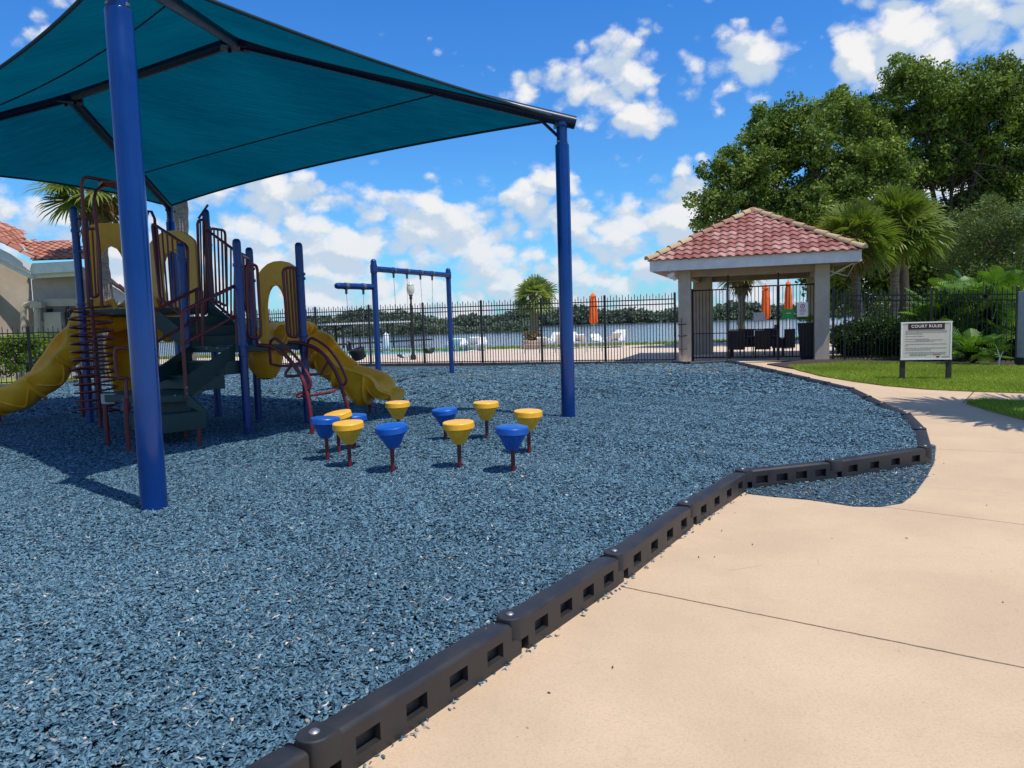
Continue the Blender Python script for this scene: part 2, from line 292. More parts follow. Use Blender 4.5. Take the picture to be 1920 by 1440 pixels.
# ------------------------------------------------------------------ mesh helpers
class MB:
    def __init__(s): s.v = []; s.f = []; s.tint = []
    def add(s, v, f, tint=0.):
        o = len(s.v); s.v.extend([tuple(map(float, p)) for p in v]); s.f.extend([tuple(i + o for i in q) for q in f]); s.tint.extend([tint] * len(f)); return s
    def box(s, c, d, rz=0., tint=0.):
        x, y, z = d[0] / 2, d[1] / 2, d[2] / 2; co, si = math.cos(rz), math.sin(rz)
        P = [(a * x, b * y, e * z) for e in (-1, 1) for a, b in ((-1, -1), (1, -1), (1, 1), (-1, 1))]
        P = [(c[0] + p[0] * co - p[1] * si, c[1] + p[0] * si + p[1] * co, c[2] + p[2]) for p in P]
        return s.add(P, [(3, 2, 1, 0), (4, 5, 6, 7), (0, 1, 5, 4), (1, 2, 6, 5), (2, 3, 7, 6), (3, 0, 4, 7)], tint)
    def prism(s, poly, z0, z1, tint=0.):     # poly counter-clockwise seen from above; z0/z1 number or list
        n = len(poly); a = [z0] * n if np.isscalar(z0) else z0; b = [z1] * n if np.isscalar(z1) else z1
        V = [(p[0], p[1], a[i]) for i, p in enumerate(poly)] + [(p[0], p[1], b[i]) for i, p in enumerate(poly)]
        return s.add(V, [tuple(range(n))[::-1], tuple(range(n, 2 * n))] + [(i, (i + 1) % n, n + (i + 1) % n, n + i) for i in range(n)], tint)
    def hull8(s, P):                          # eight corners, bottom ring then top ring
        return s.add(P, [(3, 2, 1, 0), (4, 5, 6, 7), (0, 1, 5, 4), (1, 2, 6, 5), (2, 3, 7, 6), (3, 0, 4, 7)])
    def tube(s, pts, r, seg=10, cap=True, smooth_path=0, tint=0.):
        P = [np.array(p, float) for p in pts]
        if smooth_path: P = catmull(P, smooth_path)
        n = len(P); rr = [r] * n if np.isscalar(r) else list(np.interp(np.linspace(0, 1, n), np.linspace(0, 1, len(r)), r))
        up = None; V = []
        for i in range(n):
            tg = P[min(i + 1, n - 1)] - P[max(i - 1, 0)]; tg = tg / (np.linalg.norm(tg) + 1e-9)
            if up is None:
                up = np.array([0, 0, 1.]) if abs(tg[2]) < .9 else np.array([1., 0, 0])
            a = np.cross(tg, up); a /= np.linalg.norm(a) + 1e-9; up = np.cross(a, tg)
            for k in range(seg):
                th = 2 * PI * k / seg; V.append(P[i] + rr[i] * (a * math.cos(th) + up * math.sin(th)))
        Fc = [(i * seg + k, i * seg + (k + 1) % seg, (i + 1) * seg + (k + 1) % seg, (i + 1) * seg + k) for i in range(n - 1) for k in range(seg)]
        if cap: Fc += [tuple(range(seg))[::-1], tuple((n - 1) * seg + k for k in range(seg))]
        return s.add(V, Fc, tint)
    def lathe(s, prof, c=(0, 0, 0), seg=20, tilt=None, tint=0.):   # prof: (r, z)
        V = []
        for r, z in prof:
            for k in range(seg):
                th = 2 * PI * k / seg; V.append((r * math.cos(th), r * math.sin(th), z))
        n = len(prof)
        Fc = [(i * seg + k, i * seg + (k + 1) % seg, (i + 1) * seg + (k + 1) % seg, (i + 1) * seg + k) for i in range(n - 1) for k in range(seg)]
        Fc += [tuple(range(seg))[::-1], tuple((n - 1) * seg + k for k in range(seg))]
        if tilt is not None:
            R = Matrix.Rotation(tilt[0], 3, 'X') @ Matrix.Rotation(tilt[1], 3, 'Y'); V = [R @ Vector(v) for v in V]
        V = [(v[0] + c[0], v[1] + c[1], v[2] + c[2]) for v in V]
        return s.add(V, Fc, tint)
    def grid(s, P, two=False, tint=0.):       # P[i][j]
        n, m = len(P), len(P[0]); V = [p for row in P for p in row]
        return s.add(V, [(i * m + j, (i + 1) * m + j, (i + 1) * m + j + 1, i * m + j + 1) for i in range(n - 1) for j in range(m - 1)], tint)
    def build(s, name, m, parent=None, sharp=35, bevel=0., origin=None):
        me = bpy.data.meshes.new(name); V = s.v
        o = bpy.data.objects.new(name, me); COL.objects.link(o)
        if parent is not None:
            o.parent = parent; pl = parent
            off = np.array(pl.location); 
            while pl.parent is not None: pl = pl.parent; off = off + np.array(pl.location)
            V = [tuple(np.array(v) - off) for v in V]
        elif origin is not None:
            o.location = tuple(origin); V = [tuple(np.array(v) - np.array(origin)) for v in V]
        me.from_pydata(V, [], s.f); me.materials.append(MATS[m])
        if any(s.tint):
            at = me.attributes.new('tint', 'FLOAT', 'FACE'); at.data.foreach_set('value', np.array(s.tint, np.float32))
        if sharp:
            me.polygons.foreach_set('use_smooth', [True] * len(me.polygons)); me.set_sharp_from_angle(angle=math.radians(sharp))
        me.update()
        if bevel:
            b = o.modifiers.new('bevel', 'BEVEL'); b.width = bevel; b.segments = 2; b.limit_method = 'ANGLE'; b.angle_limit = math.radians(40)
        return o
def catmull(P, k):
    P = [np.array(p, float) for p in P]; Q = [2 * P[0] - P[1]] + P + [2 * P[-1] - P[-2]]; out = []
    for i in range(1, len(Q) - 2):
        a, b, c, d = Q[i - 1:i + 3]
        for j in range(k):
            u = j / k; out.append(.5 * (2 * b + (c - a) * u + (2 * a - 5 * b + 4 * c - d) * u * u + (3 * b - a - 3 * c + d) * u ** 3))
    out.append(P[-1]); return out
def fastmesh(name, V, m, parent=None, nper=4, tint=None, origin=(0, 0, 0)):
    """V (N,nper,3): N loose polygons of nper corners"""
    N = V.shape[0]; me = bpy.data.meshes.new(name); V = V - np.array(origin)
    me.vertices.add(N * nper); me.vertices.foreach_set('co', V.reshape(-1).astype(np.float32))
    me.loops.add(N * nper); me.loops.foreach_set('vertex_index', np.arange(N * nper, dtype=np.int32))
    me.polygons.add(N); me.polygons.foreach_set('loop_start', np.arange(0, N * nper, nper, dtype=np.int32))
    try: me.polygons.foreach_set('loop_total', np.full(N, nper, dtype=np.int32))
    except Exception: pass
    me.update(calc_edges=True)
    if tint is not None:
        at = me.attributes.new('tint', 'FLOAT', 'FACE'); at.data.foreach_set('value', np.clip(tint, 0, 1).astype(np.float32))
    me.materials.append(MATS[m]); o = bpy.data.objects.new(name, me); COL.objects.link(o)
    if parent is not None: o.parent = parent
    return o
def indexmesh(name, V, Fc, m, tint=None):
    """V (n,3), Fc (k,4) shared vertices"""
    me = bpy.data.meshes.new(name); me.vertices.add(len(V)); me.vertices.foreach_set('co', V.reshape(-1).astype(np.float32))
    k = len(Fc); me.loops.add(k * 4); me.loops.foreach_set('vertex_index', Fc.reshape(-1).astype(np.int32))
    me.polygons.add(k); me.polygons.foreach_set('loop_start', np.arange(0, k * 4, 4, dtype=np.int32))
    try: me.polygons.foreach_set('loop_total', np.full(k, 4, dtype=np.int32))
    except Exception: pass
    me.update(calc_edges=True)
    if tint is not None:
        at = me.attributes.new('tint', 'FLOAT', 'FACE'); at.data.foreach_set('value', np.clip(tint, 0, 1).astype(np.float32))
    me.materials.append(MATS[m]); o = bpy.data.objects.new(name, me); COL.objects.link(o); return o
def thing(name, label, cat, loc=(0, 0, 0), group=None):
    o = bpy.data.objects.new(name, None); COL.objects.link(o); o.location = tuple(map(float, loc)); o.empty_display_size = .2
    o['label'] = label; o['category'] = cat
    if group: o['group'] = group
    return o
def tag(o, label, cat, group=None):
    o['label'] = label; o['category'] = cat
    if group: o['group'] = group
    return o
def kind(o, k, label=None, cat=None):
    o['kind'] = k
    if label: o['label'] = label
    if cat: o['category'] = cat
    return o
def copy_tree(o, parent=None):
    c = o.copy(); COL.objects.link(c); c.parent = parent
    for ch in list(o.children): copy_tree(ch, c)
    return c
def inside(P, poly):
    x, y = P[:, 0], P[:, 1]; r = np.zeros(len(P), bool); n = len(poly); j = n - 1
    for i in range(n):
        xi, yi = poly[i][:2]; xj, yj = poly[j][:2]
        c = ((yi > y) != (yj > y)) & (x < (xj - xi) * (y - yi) / (yj - yi + 1e-12) + xi); r ^= c; j = i
    return r
def unit(v): v = np.array(v, float); return v / np.linalg.norm(v)
def zc(y):                                   # the walk rises gently towards the pavilion
    u = np.clip((np.asarray(y, float) - 12) / 9, 0, 1); return ZC + .135 * u * u * (3 - 2 * u)
def Gc(x, y):                                # sight line met with the walk
    z = ZC
    for _ in range(6): p = G(x, y, z); z = float(zc(p[1]))
    return p
# ================================================================== THE SETTING
def xy(p): return (float(p[0]), float(p[1]))
TP = [G(596, 1378, .05), G(962, 1155, .05), G(1157, 1035, .05), G(1290, 943, .05), G(1394, 881, .05), G(1563, 863, .05), G(1738, 837, .05),
      G(1729, 803, .05), G(1702, 775, .05), G(1655, 756, .05), G(1629, 743, .05), G(1597, 728, .05)]
dd = (TP[0] - TP[1])
TP = [TP[0] + dd * k for k in (3, 2, 1)] + TP
far_a, far_b = G(1365, 677, .05), G(1287, 681, .05)
FE1 = np.array([5.56, 24.95]); FE0 = np.array([-10., 30.7]); fd = unit(FE0 - FE1); FEL = FE1 + fd * 27.0     # back fence line
FN = np.array([fd[1], -fd[0]]);  FN = FN if FN[1] < 0 else -FN
LF1 = np.array([-13.3, 25.0]); LF0 = np.array([-17.6, 22.6]); LFX = LF0 + (LF0 - LF1) * 2
PLAY = [xy(p) for p in TP] + [xy(far_a), xy(far_b)] + [xy(FE1 + FN * .25), xy(FEL + FN * .25), xy(LF1 + (0, -.3)), xy(LFX + (0, -.3)), (-26, -4), xy(TP[0] + np.array([-8, -4, 0]))]
def sheet(name, poly, z, m):
    b = MB(); b.add([(p[0], p[1], z(p[1]) if callable(z) else z) for p in poly], [tuple(range(len(poly)))]); return kind(b.build(name, m, sharp=0), 'structure')
# land, lake, far shore
sheet('ground', [(-700, -300), (700, -300), (700, 45.5), (-700, 45.5)], -.17, 'grass_soil')
sheet('lake', [(-1500, 45), (1500, 45), (1500, 420), (-1500, 420)], -.75, 'lake_water')
b = MB(); b.add([(-3000, 268, -.8), (3000, 268, -.8), (3000, 285, .5), (-3000, 285, .5), (3000, 4000, 2), (-3000, 4000, 2)], [(0, 1, 2, 3), (3, 2, 4, 5)]); kind(b.build('far_shore', 'far_ground', sharp=0), 'structure')
b = MB(); b.add([(-700, 45.5, -.17), (700, 45.5, -.17), (700, 46.5, -.8), (-700, 46.5, -.8)], [(3, 2, 1, 0)]); kind(b.build('lake_bank', 'grass_soil', sharp=0), 'structure')
# walk: a strip mesh whose height follows zc()
yy = np.concatenate([np.linspace(-6, 11, 8), np.linspace(11.5, 24.6, 24)])
b = MB(); xx = np.linspace(-4, 34, 40)
b.grid([[(x, y, float(zc(y))) for y in yy] for x in xx][::-1]); kind(b.build('concrete_walk', 'concrete', sharp=0), 'structure')
# pool deck
dk = [xy(FE1 + fd * 21), xy(FE1), (10.2, 23.6), (13.0, 22.6), (15, 30), (26, 42.2), (-30, 42.2), (-26, 33)]
sheet('pool_deck', dk, -.01, 'pool_deck')
pw = [G(600, 671, 0), G(868, 661, 0), G(900, 655, 0), G(640, 655, 0)]
b = MB(); b.add([(p[0], p[1], .004) for p in pw], [(0, 1, 2, 3)]); kind(b.build('pool_water', 'pool_water', sharp=0), 'structure')
b = MB()
for p, q in zip(pw, pw[1:] + pw[:1]):
    d = unit(q - p); n = np.array([-d[1], d[0], 0]); b.hull8([(*xy(p - n * .02), -.01), (*xy(p - n * .35), -.01), (*xy(q - n * .35), -.01), (*xy(q - n * .02), -.01), (*xy(p - n * .02), .05), (*xy(p - n * .35), .05), (*xy(q - n * .35), .05), (*xy(q - n * .02), .05)])
kind(b.build('pool_coping', 'white_trim', sharp=0), 'structure')
# playground surface
pb = np.array(PLAY); b = MB(); b.add([(p[0], p[1], -.012) for p in PLAY], [tuple(range(len(PLAY)))]); kind(b.build('playground_surface', 'mulch', sharp=0), 'structure')
# spilled mulch pocket outside the border
PATCH = [xy(Gc(*p)) for p in [(1400, 926), (1440, 931), (1520, 938), (1600, 950), (1650, 951), (1692, 944), (1716, 925), (1738, 895), (1752, 868), (1755, 838), (1735, 828)]] + [xy(TP[9]), xy(TP[8]), xy(TP[7])]
sheet('spilled_mulch_bed', PATCH, ZC + .004, 'mulch')
# lawns
def lawn_poly(px): return [xy(Gc(*p)) for p in px]
LAWN1 = lawn_poly([(1478, 689), (1500, 696), (1540, 706), (1600, 716), (1660, 724), (1740, 731), (1830, 735), (1920, 738), (2050, 743), (2050, 690), (1920, 690), (1750, 684), (1600, 681)])
LAWN2 = lawn_poly([(1812, 757), (1850, 770), (1900, 783), (1980, 803), (2100, 820), (2200, 790), (2060, 760), (1920, 757), (1850, 753)])
def lawn(name, poly, zoff=.03):
    b = MB(); c = np.mean(np.array(poly), 0); z = [float(zc(p[1])) + zoff for p in poly]
    b.prism(poly, [q - .08 for q in z], z); return kind(b.build(name, 'grass_soil', sharp=0), 'structure')
lawn('lawn', LAWN1); lawn('lawn', LAWN2)
BED = lawn_poly([(1438, 684), (1478, 691), (1530, 697), (1600, 699), (1750, 700), (1920, 703), (2050, 706), (2050, 660), (1560, 672)])
b = MB(); b.prism(BED, [float(zc(p[1])) - .02 for p in BED], [float(zc(p[1])) + .036 for p in BED]); kind(b.build('planting_bed', 'bed_mulch', sharp=0), 'structure')
BACKLAWN = [(10.6, 24.2), (30, 14), (60, 20), (60, 45), (24, 45), (14.5, 31)]
sheet('lawn', BACKLAWN, .006, 'grass_soil')
sheet('lake_edge_lawn', [(-60, 42.2), (60, 42.2), (60, 45.6), (-60, 45.6)], .0, 'grass_soil')

# ------------------------------------------------------------------ loose stuff on the ground
def rotz_pts(P, a):
    c, s = np.cos(a), np.sin(a); return np.stack([P[..., 0] * c - P[..., 1] * s, P[..., 0] * s + P[..., 1] * c, P[..., 2]], -1)
def chips(name, pts, z, lens, wid, bent=True, tint=None, label=None, tilt=.22):
    n = len(pts); k = 4 if bent else 2
    s = np.linspace(-.5, .5, k)[None, :, None] * lens[:, None, None]                       # along
    curv = rng.normal(0, .55, n)[:, None, None]; th = .25 + rng.random(n) * .35
    x = s; y = curv * (s ** 2) / lens[:, None, None] * 1.6
    prof = np.array([(-.5, -.5), (.5, -.35), (.5, .5), (-.5, .35)])
    taper = (1 - .45 * (np.abs(np.linspace(-1, 1, k)) ** 2))[None, :, None] if bent else np.ones((1, k, 1))
    V = np.zeros((n, k, 4, 3))
    V[..., 0] = x; V[..., 1] = y + prof[None, None, :, 0] * wid[:, None, None] * taper
    V[..., 2] = prof[None, None, :, 1] * (wid * th)[:, None, None] * taper + (rng.normal(0, .12, n) * 1.)[:, None, None] * s
    if bent: V[..., 2] += (rng.normal(0, 1, (n, k)) * wid[:, None] * .25)[:, :, None]
    roll = rng.normal(0, .36, n)[:, None, None]; cy, sy = V[..., 1].copy(), V[..., 2].copy()
    V[..., 1] = cy * np.cos(roll) - sy * np.sin(roll); V[..., 2] = cy * np.sin(roll) + sy * np.cos(roll)
    pit = rng.normal(0, tilt, n)[:, None, None]; cx, cz = V[..., 0].copy(), V[..., 2].copy()
    V[..., 0] = cx * np.cos(pit) - cz * np.sin(pit); V[..., 2] = cx * np.sin(pit) + cz * np.cos(pit)
    V = rotz_pts(V, rng.random(n)[:, None, None] * 2 * PI)
    V[..., 0] += pts[:, 0][:, None, None]; V[..., 1] += pts[:, 1][:, None, None]; V[..., 2] += z[:, None, None]
    base = (np.arange(n) * k * 4)[:, None, None]
    q = []
    for i in range(k - 1):
        for j in range(4): q.append((i * 4 + j, i * 4 + (j + 1) % 4, (i + 1) * 4 + (j + 1) % 4, (i + 1) * 4 + j))
    q.append((3, 2, 1, 0)); e = (k - 1) * 4; q.append((e, e + 1, e + 2, e + 3)); q = np.array(q)
    Fc = (base + q[None]).reshape(-1, 4)
    if tint is None: tint = rng.random(n) ** 1.1
    o = indexmesh(name, V.reshape(-1, 3), Fc, 'chips', np.repeat(tint, len(q)))
    return kind(o, 'stuff', label, 'mulch')
def undul(P): return .012 * np.sin(P[:, 0] * 2.1 + 1) * np.cos(P[:, 1] * 1.7) + .008 * np.sin(P[:, 0] * 5.3 + P[:, 1] * 4.1)
def scatter_wedge(y0, y1, dens, poly, marg=.12, lo=-.76, hi=.80):
    area = (hi - lo) * (y1 * y1 - y0 * y0) / 2; n = int(area * dens)
    y = np.sqrt(rng.random(n) * (y1 * y1 - y0 * y0) + y0 * y0); x = (lo + rng.random(n) * (hi - lo)) * y
    P = np.stack([x, y], 1); P = P[inside(P, poly)]
    return P
def mulch_layer(nm, y0, y1, dens, l0, l1, w0, w1, bent, label):
    P = scatter_wedge(y0, y1, dens, PLAY); n = len(P)
    z = .004 + rng.random(n) * .013 + undul(P)
    tv = rng.random(n) ** 1.05; pv_ = np.sin(P[:, 0] * 1.1 + 2) * np.cos(P[:, 1] * .8) * .5 + np.sin(P[:, 0] * .43 - P[:, 1] * .57) * .5; tv = np.where(tv < .95, np.clip(tv * (1 + .16 * pv_), 0, .95), tv if bent else tv * .9)
    tv = np.where((tv > .965) & (P[:, 1] > 5) & (rng.random(n) < .6), .5, tv)
    return chips(nm, P, z, l0 + rng.random(n) * (l1 - l0), w0 + rng.random(n) * (w1 - w0), bent, tv, label=label)
mulch_layer('rubber_mulch', 2.2, 5.2, 4600, .022, .046, .010, .018, True, 'loose blue rubber mulch chips filling the front of the playground')
mulch_layer('rubber_mulch', 5.2, 8.6, 2700, .026, .050, .011, .019, True, 'loose blue rubber mulch chips around the stepping pods')
mulch_layer('rubber_mulch', 8.6, 14.5, 1350, .035, .06, .011, .019, False, 'loose blue rubber mulch chips under and beside the climbing frame')
mulch_layer('rubber_mulch', 14.5, 26, 230, .05, .10, .022, .04, False, 'loose blue rubber mulch chips at the back by the iron fence')
a = np.array(PATCH); lo, hi = a.min(0), a.max(0); P = lo + rng.random((9000, 2)) * (hi - lo); P = P[inside(P, PATCH) & ~inside(P, PLAY)]
tt = rng.random(len(P)); tt = np.where(rng.random(len(P)) < .20, .93 + .07 * rng.random(len(P)), tt * .8)
chips('spilled_mulch', P, ZC + .008 + rng.random(len(P)) * .012, .02 + rng.random(len(P)) * .03, .006 + rng.random(len(P)) * .008, True, tt, 'blue mulch mixed with leaves in the pocket outside the border')
# a few chips and bits along the near border foot and on the walk
Q = []
for p, q in zip(TP[:9], TP[1:10]):
    d = unit(q - p)[:2]; n = np.array([d[1], -d[0]]); k = int(np.linalg.norm(q - p) * 20)
    s = rng.random(k) * np.linalg.norm(q - p); off = .056 + rng.random(k) ** 2 * .04; Q.append(p[:2] + s[:, None] * d + off[:, None] * n)
Q = np.concatenate(Q)
chips('stray_mulch', Q, np.full(len(Q), ZC + .006), .015 + rng.random(len(Q)) * .022, .006 + rng.random(len(Q)) * .007, True, rng.random(len(Q)) ** .8, 'stray blue chips along the foot of the border')
Q = np.array([xy(Gc(*p)) for p in [(1148, 1253), (1340, 1046), (1411, 1022), (1310, 1046), (1353, 996), (1378, 962), (1030, 1300), (1880, 1130), (1700, 1010), (1560, 1010), (1850, 948), (1750, 890), (1700, 900), (852, 1329), (1760, 858), (1770, 870)]])
o = chips('walk_litter', Q, np.full(len(Q), ZC + .006), .007 + rng.random(len(Q)) * .012, .006 + rng.random(len(Q)) * .005, True, rng.random(len(Q)) * .2, 'small dark bits scattered on the tan concrete')
o['category'] = 'litter'
# grass
def grass(poly, dens, h0, h1, w, z, label, keep=1.):
    a = np.array(poly); lo, hi = a.min(0), a.max(0); hi = np.minimum(hi, (26, 45)); n = int(np.prod(hi - lo) * dens)
    P = lo + rng.random((n, 2)) * (hi - lo); P = P[inside(P, poly)]; n = len(P)
    h = h0 + rng.random(n) * (h1 - h0); a = rng.random(n) * 2 * PI; ln = rng.normal(0, .45, (n, 2)) * h[:, None]
    B = np.concatenate([P, (z(P[:, 1]))[:, None]], 1); dx = np.stack([np.cos(a), np.sin(a), np.zeros(n)], 1) * w
    T = B + np.concatenate([ln, h[:, None]], 1)
    V = np.stack([B - dx, B + dx, T], 1)
    tn = rng.random(n) * .6 + .4 * (np.sin(P[:, 0] * 1.3) * np.cos(P[:, 1] * 1.9) * .5 + .5)
    o = fastmesh('grass', V, 'grass_blade', None, 3, tn); return kind(o, 'stuff', label, 'grass')
grass(LAWN1, 2600, .03, .075, .009, lambda y: zc(y) + .028, 'bright green grass around the rules sign')
grass(LAWN2, 2600, .03, .08, .009, lambda y: zc(y) + .028, 'shaded grass on the corner beside the walk')
grass(BACKLAWN, 160, .05, .12, .02, lambda y: np.full(len(y), .0), 'grass behind the iron fence beside the pavilion')
grass([(-25, 42.3), (30, 42.3), (30, 45.5), (-25, 45.5)], 60, .08, .2, .03, lambda y: np.full(len(y), -.02), 'strip of grass along the lake edge')

# ------------------------------------------------------------------ border timbers
def make_timber(p, q, label, holes=4, bolt=True, group='black plastic border timbers around the playground', k0=.065, k1=.088):
    """p,q: joint centres; outer face lies to the right of p->q"""
    p = np.array(p[:2]); q = np.array(q[:2]); L = np.linalg.norm(q - p); d = (q - p) / L; n = np.array([d[1], -d[0]])
    zt = .05 + (float(zc((p[1] + q[1]) / 2)) - ZC) * .35
    t = thing('border_timber', label, 'edging', (p[0], p[1], ZC), group)
    def W3(s, o, z): a = p + d * s + n * o; return (a[0], a[1], z)
    hw = .05; bw = .09; z0 = ZC - .06; zb = z0
    b = MB()
    s0, s1 = k0, L - k1
    # inner, top (rounded) and end faces
    prof = [(-bw, zb), (-bw, zt - .030), (-bw + .010, zt - .014), (-bw + .03, zt - .004), (-bw + .06, zt), (hw - .022, zt + .001), (hw - .008, zt - .005), (hw, zt - .018)]
    rows = [[W3(s, o, z - (.010 if s > s1 - .03 and z > zt - .05 else 0)) for (o, z) in prof] for s in (s0, s0 + .3, s0 + .6, s1 - .06, s1 - .012, s1)] if s1 - s0 > .75 else [[W3(s, o, z) for (o, z) in prof] for s in (s0, s1)]
    b.grid(rows)
    hz0, hz1 = ZC + .050, ZC + .128
    xs = [s0]; w = .135; gap = (s1 - s0) / (holes + .0)
    hs = [(s0 + gap * (i + .5) - w / 2, s0 + gap * (i + .5) + w / 2) for i in range(holes)] if holes else []
    for a_, c_ in hs: xs += [a_, c_]
    xs.append(s1); zs = [zb, hz0, hz1, zt - .018]; face = hw
    for i in range(len(xs) - 1):
        for j in range(3):
            if j == 1 and i % 2 == 1:
                dp = .045
                A, B_, C_, D_ = [(xs[i], zs[j]), (xs[i + 1], zs[j]), (xs[i + 1], zs[j + 1]), (xs[i], zs[j + 1])]
                for (a1, a2) in ((A, B_), (B_, C_), (C_, D_), (D_, A)):
                    b.add([W3(a1[0], face, a1[1]), W3(a2[0], face, a2[1]), W3(a2[0], face - dp, a2[1]), W3(a1[0], face - dp, a1[1])], [(0, 1, 2, 3)])
                b.add([W3(x, face - dp, z) for x, z in (A, B_, C_, D_)], [(0, 1, 2, 3)])
            else: b.add([W3(xs[i], face, zs[j]), W3(xs[i + 1], face, zs[j]), W3(xs[i + 1], face, zs[j + 1]), W3(xs[i], face, zs[j + 1])], [(0, 1, 2, 3)])
    for s in (s0, s1): b.add([W3(s, o, z) for (o, z) in prof] + [W3(s, hw, zb)], [tuple(range(9))])
    # far end: lower tongue that runs under the next timber's knuckle
    ang = np.linspace(-PI / 2, PI / 2, 9)
    pol = [W3(s1 - .004, -hw * .9, 0)[:2], ] + [W3(L + .03 * math.cos(a), hw * .9 * math.sin(a), 0)[:2] for a in ang] + [W3(s1 - .004, hw * .9, 0)[:2]]
    b.prism(pol[::1], zb, zt - .105)
    b.build('body', 'timber_plastic', t, sharp=50)
    # near end: rounded knuckle with the bolt
    kn = MB(); ang = np.linspace(PI / 2, 3 * PI / 2, 13); kc = (hw - bw) / 2; kr = (hw + bw) / 2
    pol = [W3(s0 + .006, -bw, 0)[:2]] + [W3(kr * 1.0 * math.cos(a), kc + kr * 1.02 * math.sin(a), 0)[:2] for a in ang[::-1]] + [W3(s0 + .006, hw, 0)[:2]]
    # rounded rim by two stacked slightly smaller caps
    c = np.array(W3(0, kc, 0)[:2]); sh = lambda P, f: [tuple(c + (np.array(x) - c) * f) for x in P]
    rings = [(zt - .115, 1.01), (zt - .010, 1.01), (zt + .000, .97), (zt + .004, .86)]
    V = []; npz = len(pol)
    for z, f in rings: V += [(x[0], x[1], z) for x in sh(pol, f)]
    Fc = [tuple(range(npz))] + [tuple((len(rings) - 1) * npz + i for i in range(npz))[::-1]] + [(r * npz + i, r * npz + (i + 1) % npz, (r + 1) * npz + (i + 1) % npz, (r + 1) * npz + i) for r in range(len(rings) - 1) for i in range(npz)]
    kn.add(V, Fc); kn.build('end_knuckle', 'timber_plastic', t, sharp=40)
    if bolt:
        bb = MB(); bb.lathe([(.022, zt + .002), (.022, zt + .009), (.015, zt + .015), (.006, zt + .0175)], (*W3(0, kc, 0)[:2], 0), 14); bb.build('bolt', 'bolt_metal', t)
    return t
near_labels = [None, None, 'black border timber cut off by the bottom edge of the photo, nearest the camera',
    'long black border timber with its bolt above the bottom edge of the walk', 'second bolted black timber up the straight walk edge from the bottom',
    'third bolted black timber up the straight walk edge, reaching the long concrete joint\'s far side', 'short black timber ending at the bend where the spilled mulch starts',
    'left of two black timbers along the spilled mulch pocket', 'right of two black timbers along the spilled mulch, ending at the walk corner',
    'short black timber turning the rounded corner beside the walk', 'dark timber just past the rounded corner, sloping up to the left', 'dark timber between corner and raised overlapping timber end',
    'small dark timber just below the raised timber end near the walk', 'raised dark timber end with a pale bolt beside the curving walk']
for i in range(len(TP) - 1):
    L = np.linalg.norm(TP[i + 1] - TP[i])
    if i < 2: continue
    make_timber(TP[i], TP[i + 1], near_labels[min(i, 13)], 4 if L > .8 else 2, True)
def timber_run(a, b_, n, label, grp, names=None):
    for k in range(n):
        p = a + (b_ - a) * k / n; q = a + (b_ - a) * (k + 1) / n
        make_timber(p, q, names[k] if names else label, 4, True, grp)
n = 8; A_, B_ = TP[-1], far_a
timber_run(A_, B_, 8, 'black timber in the straight run from the raised bolt up to the pavilion', 'timbers along the narrow walk to the pavilion', ['%s black timber in the straight run from the raised end up to the pavilion' % w for w in ('first', 'second', 'third', 'fourth', 'fifth', 'sixth', 'seventh', 'eighth')])
make_timber(far_a, far_b, 'black timber at the foot of the pavilion gate beside the column', 4, True)
fa = np.array([*(FE1 + FN * .25), .05]); fb = np.array([*(FE1 + fd * 26 + FN * .25), .05])
timber_run(fa, fb, 20, 'low black timber lying along the foot of the back iron fence', 'timbers along the foot of the back fence')
make_timber(far_b, fa, 'short black timber joining the pavilion column to the back fence')
la = np.array([*(LF1 + (.2, -.3)), .05]); lb = np.array([*(LF0 + (0, -.3)), .05])
timber_run(la, lb, 4, 'low black timber below the hedge fence behind the big yellow slide', 'timbers below the hedge fence')

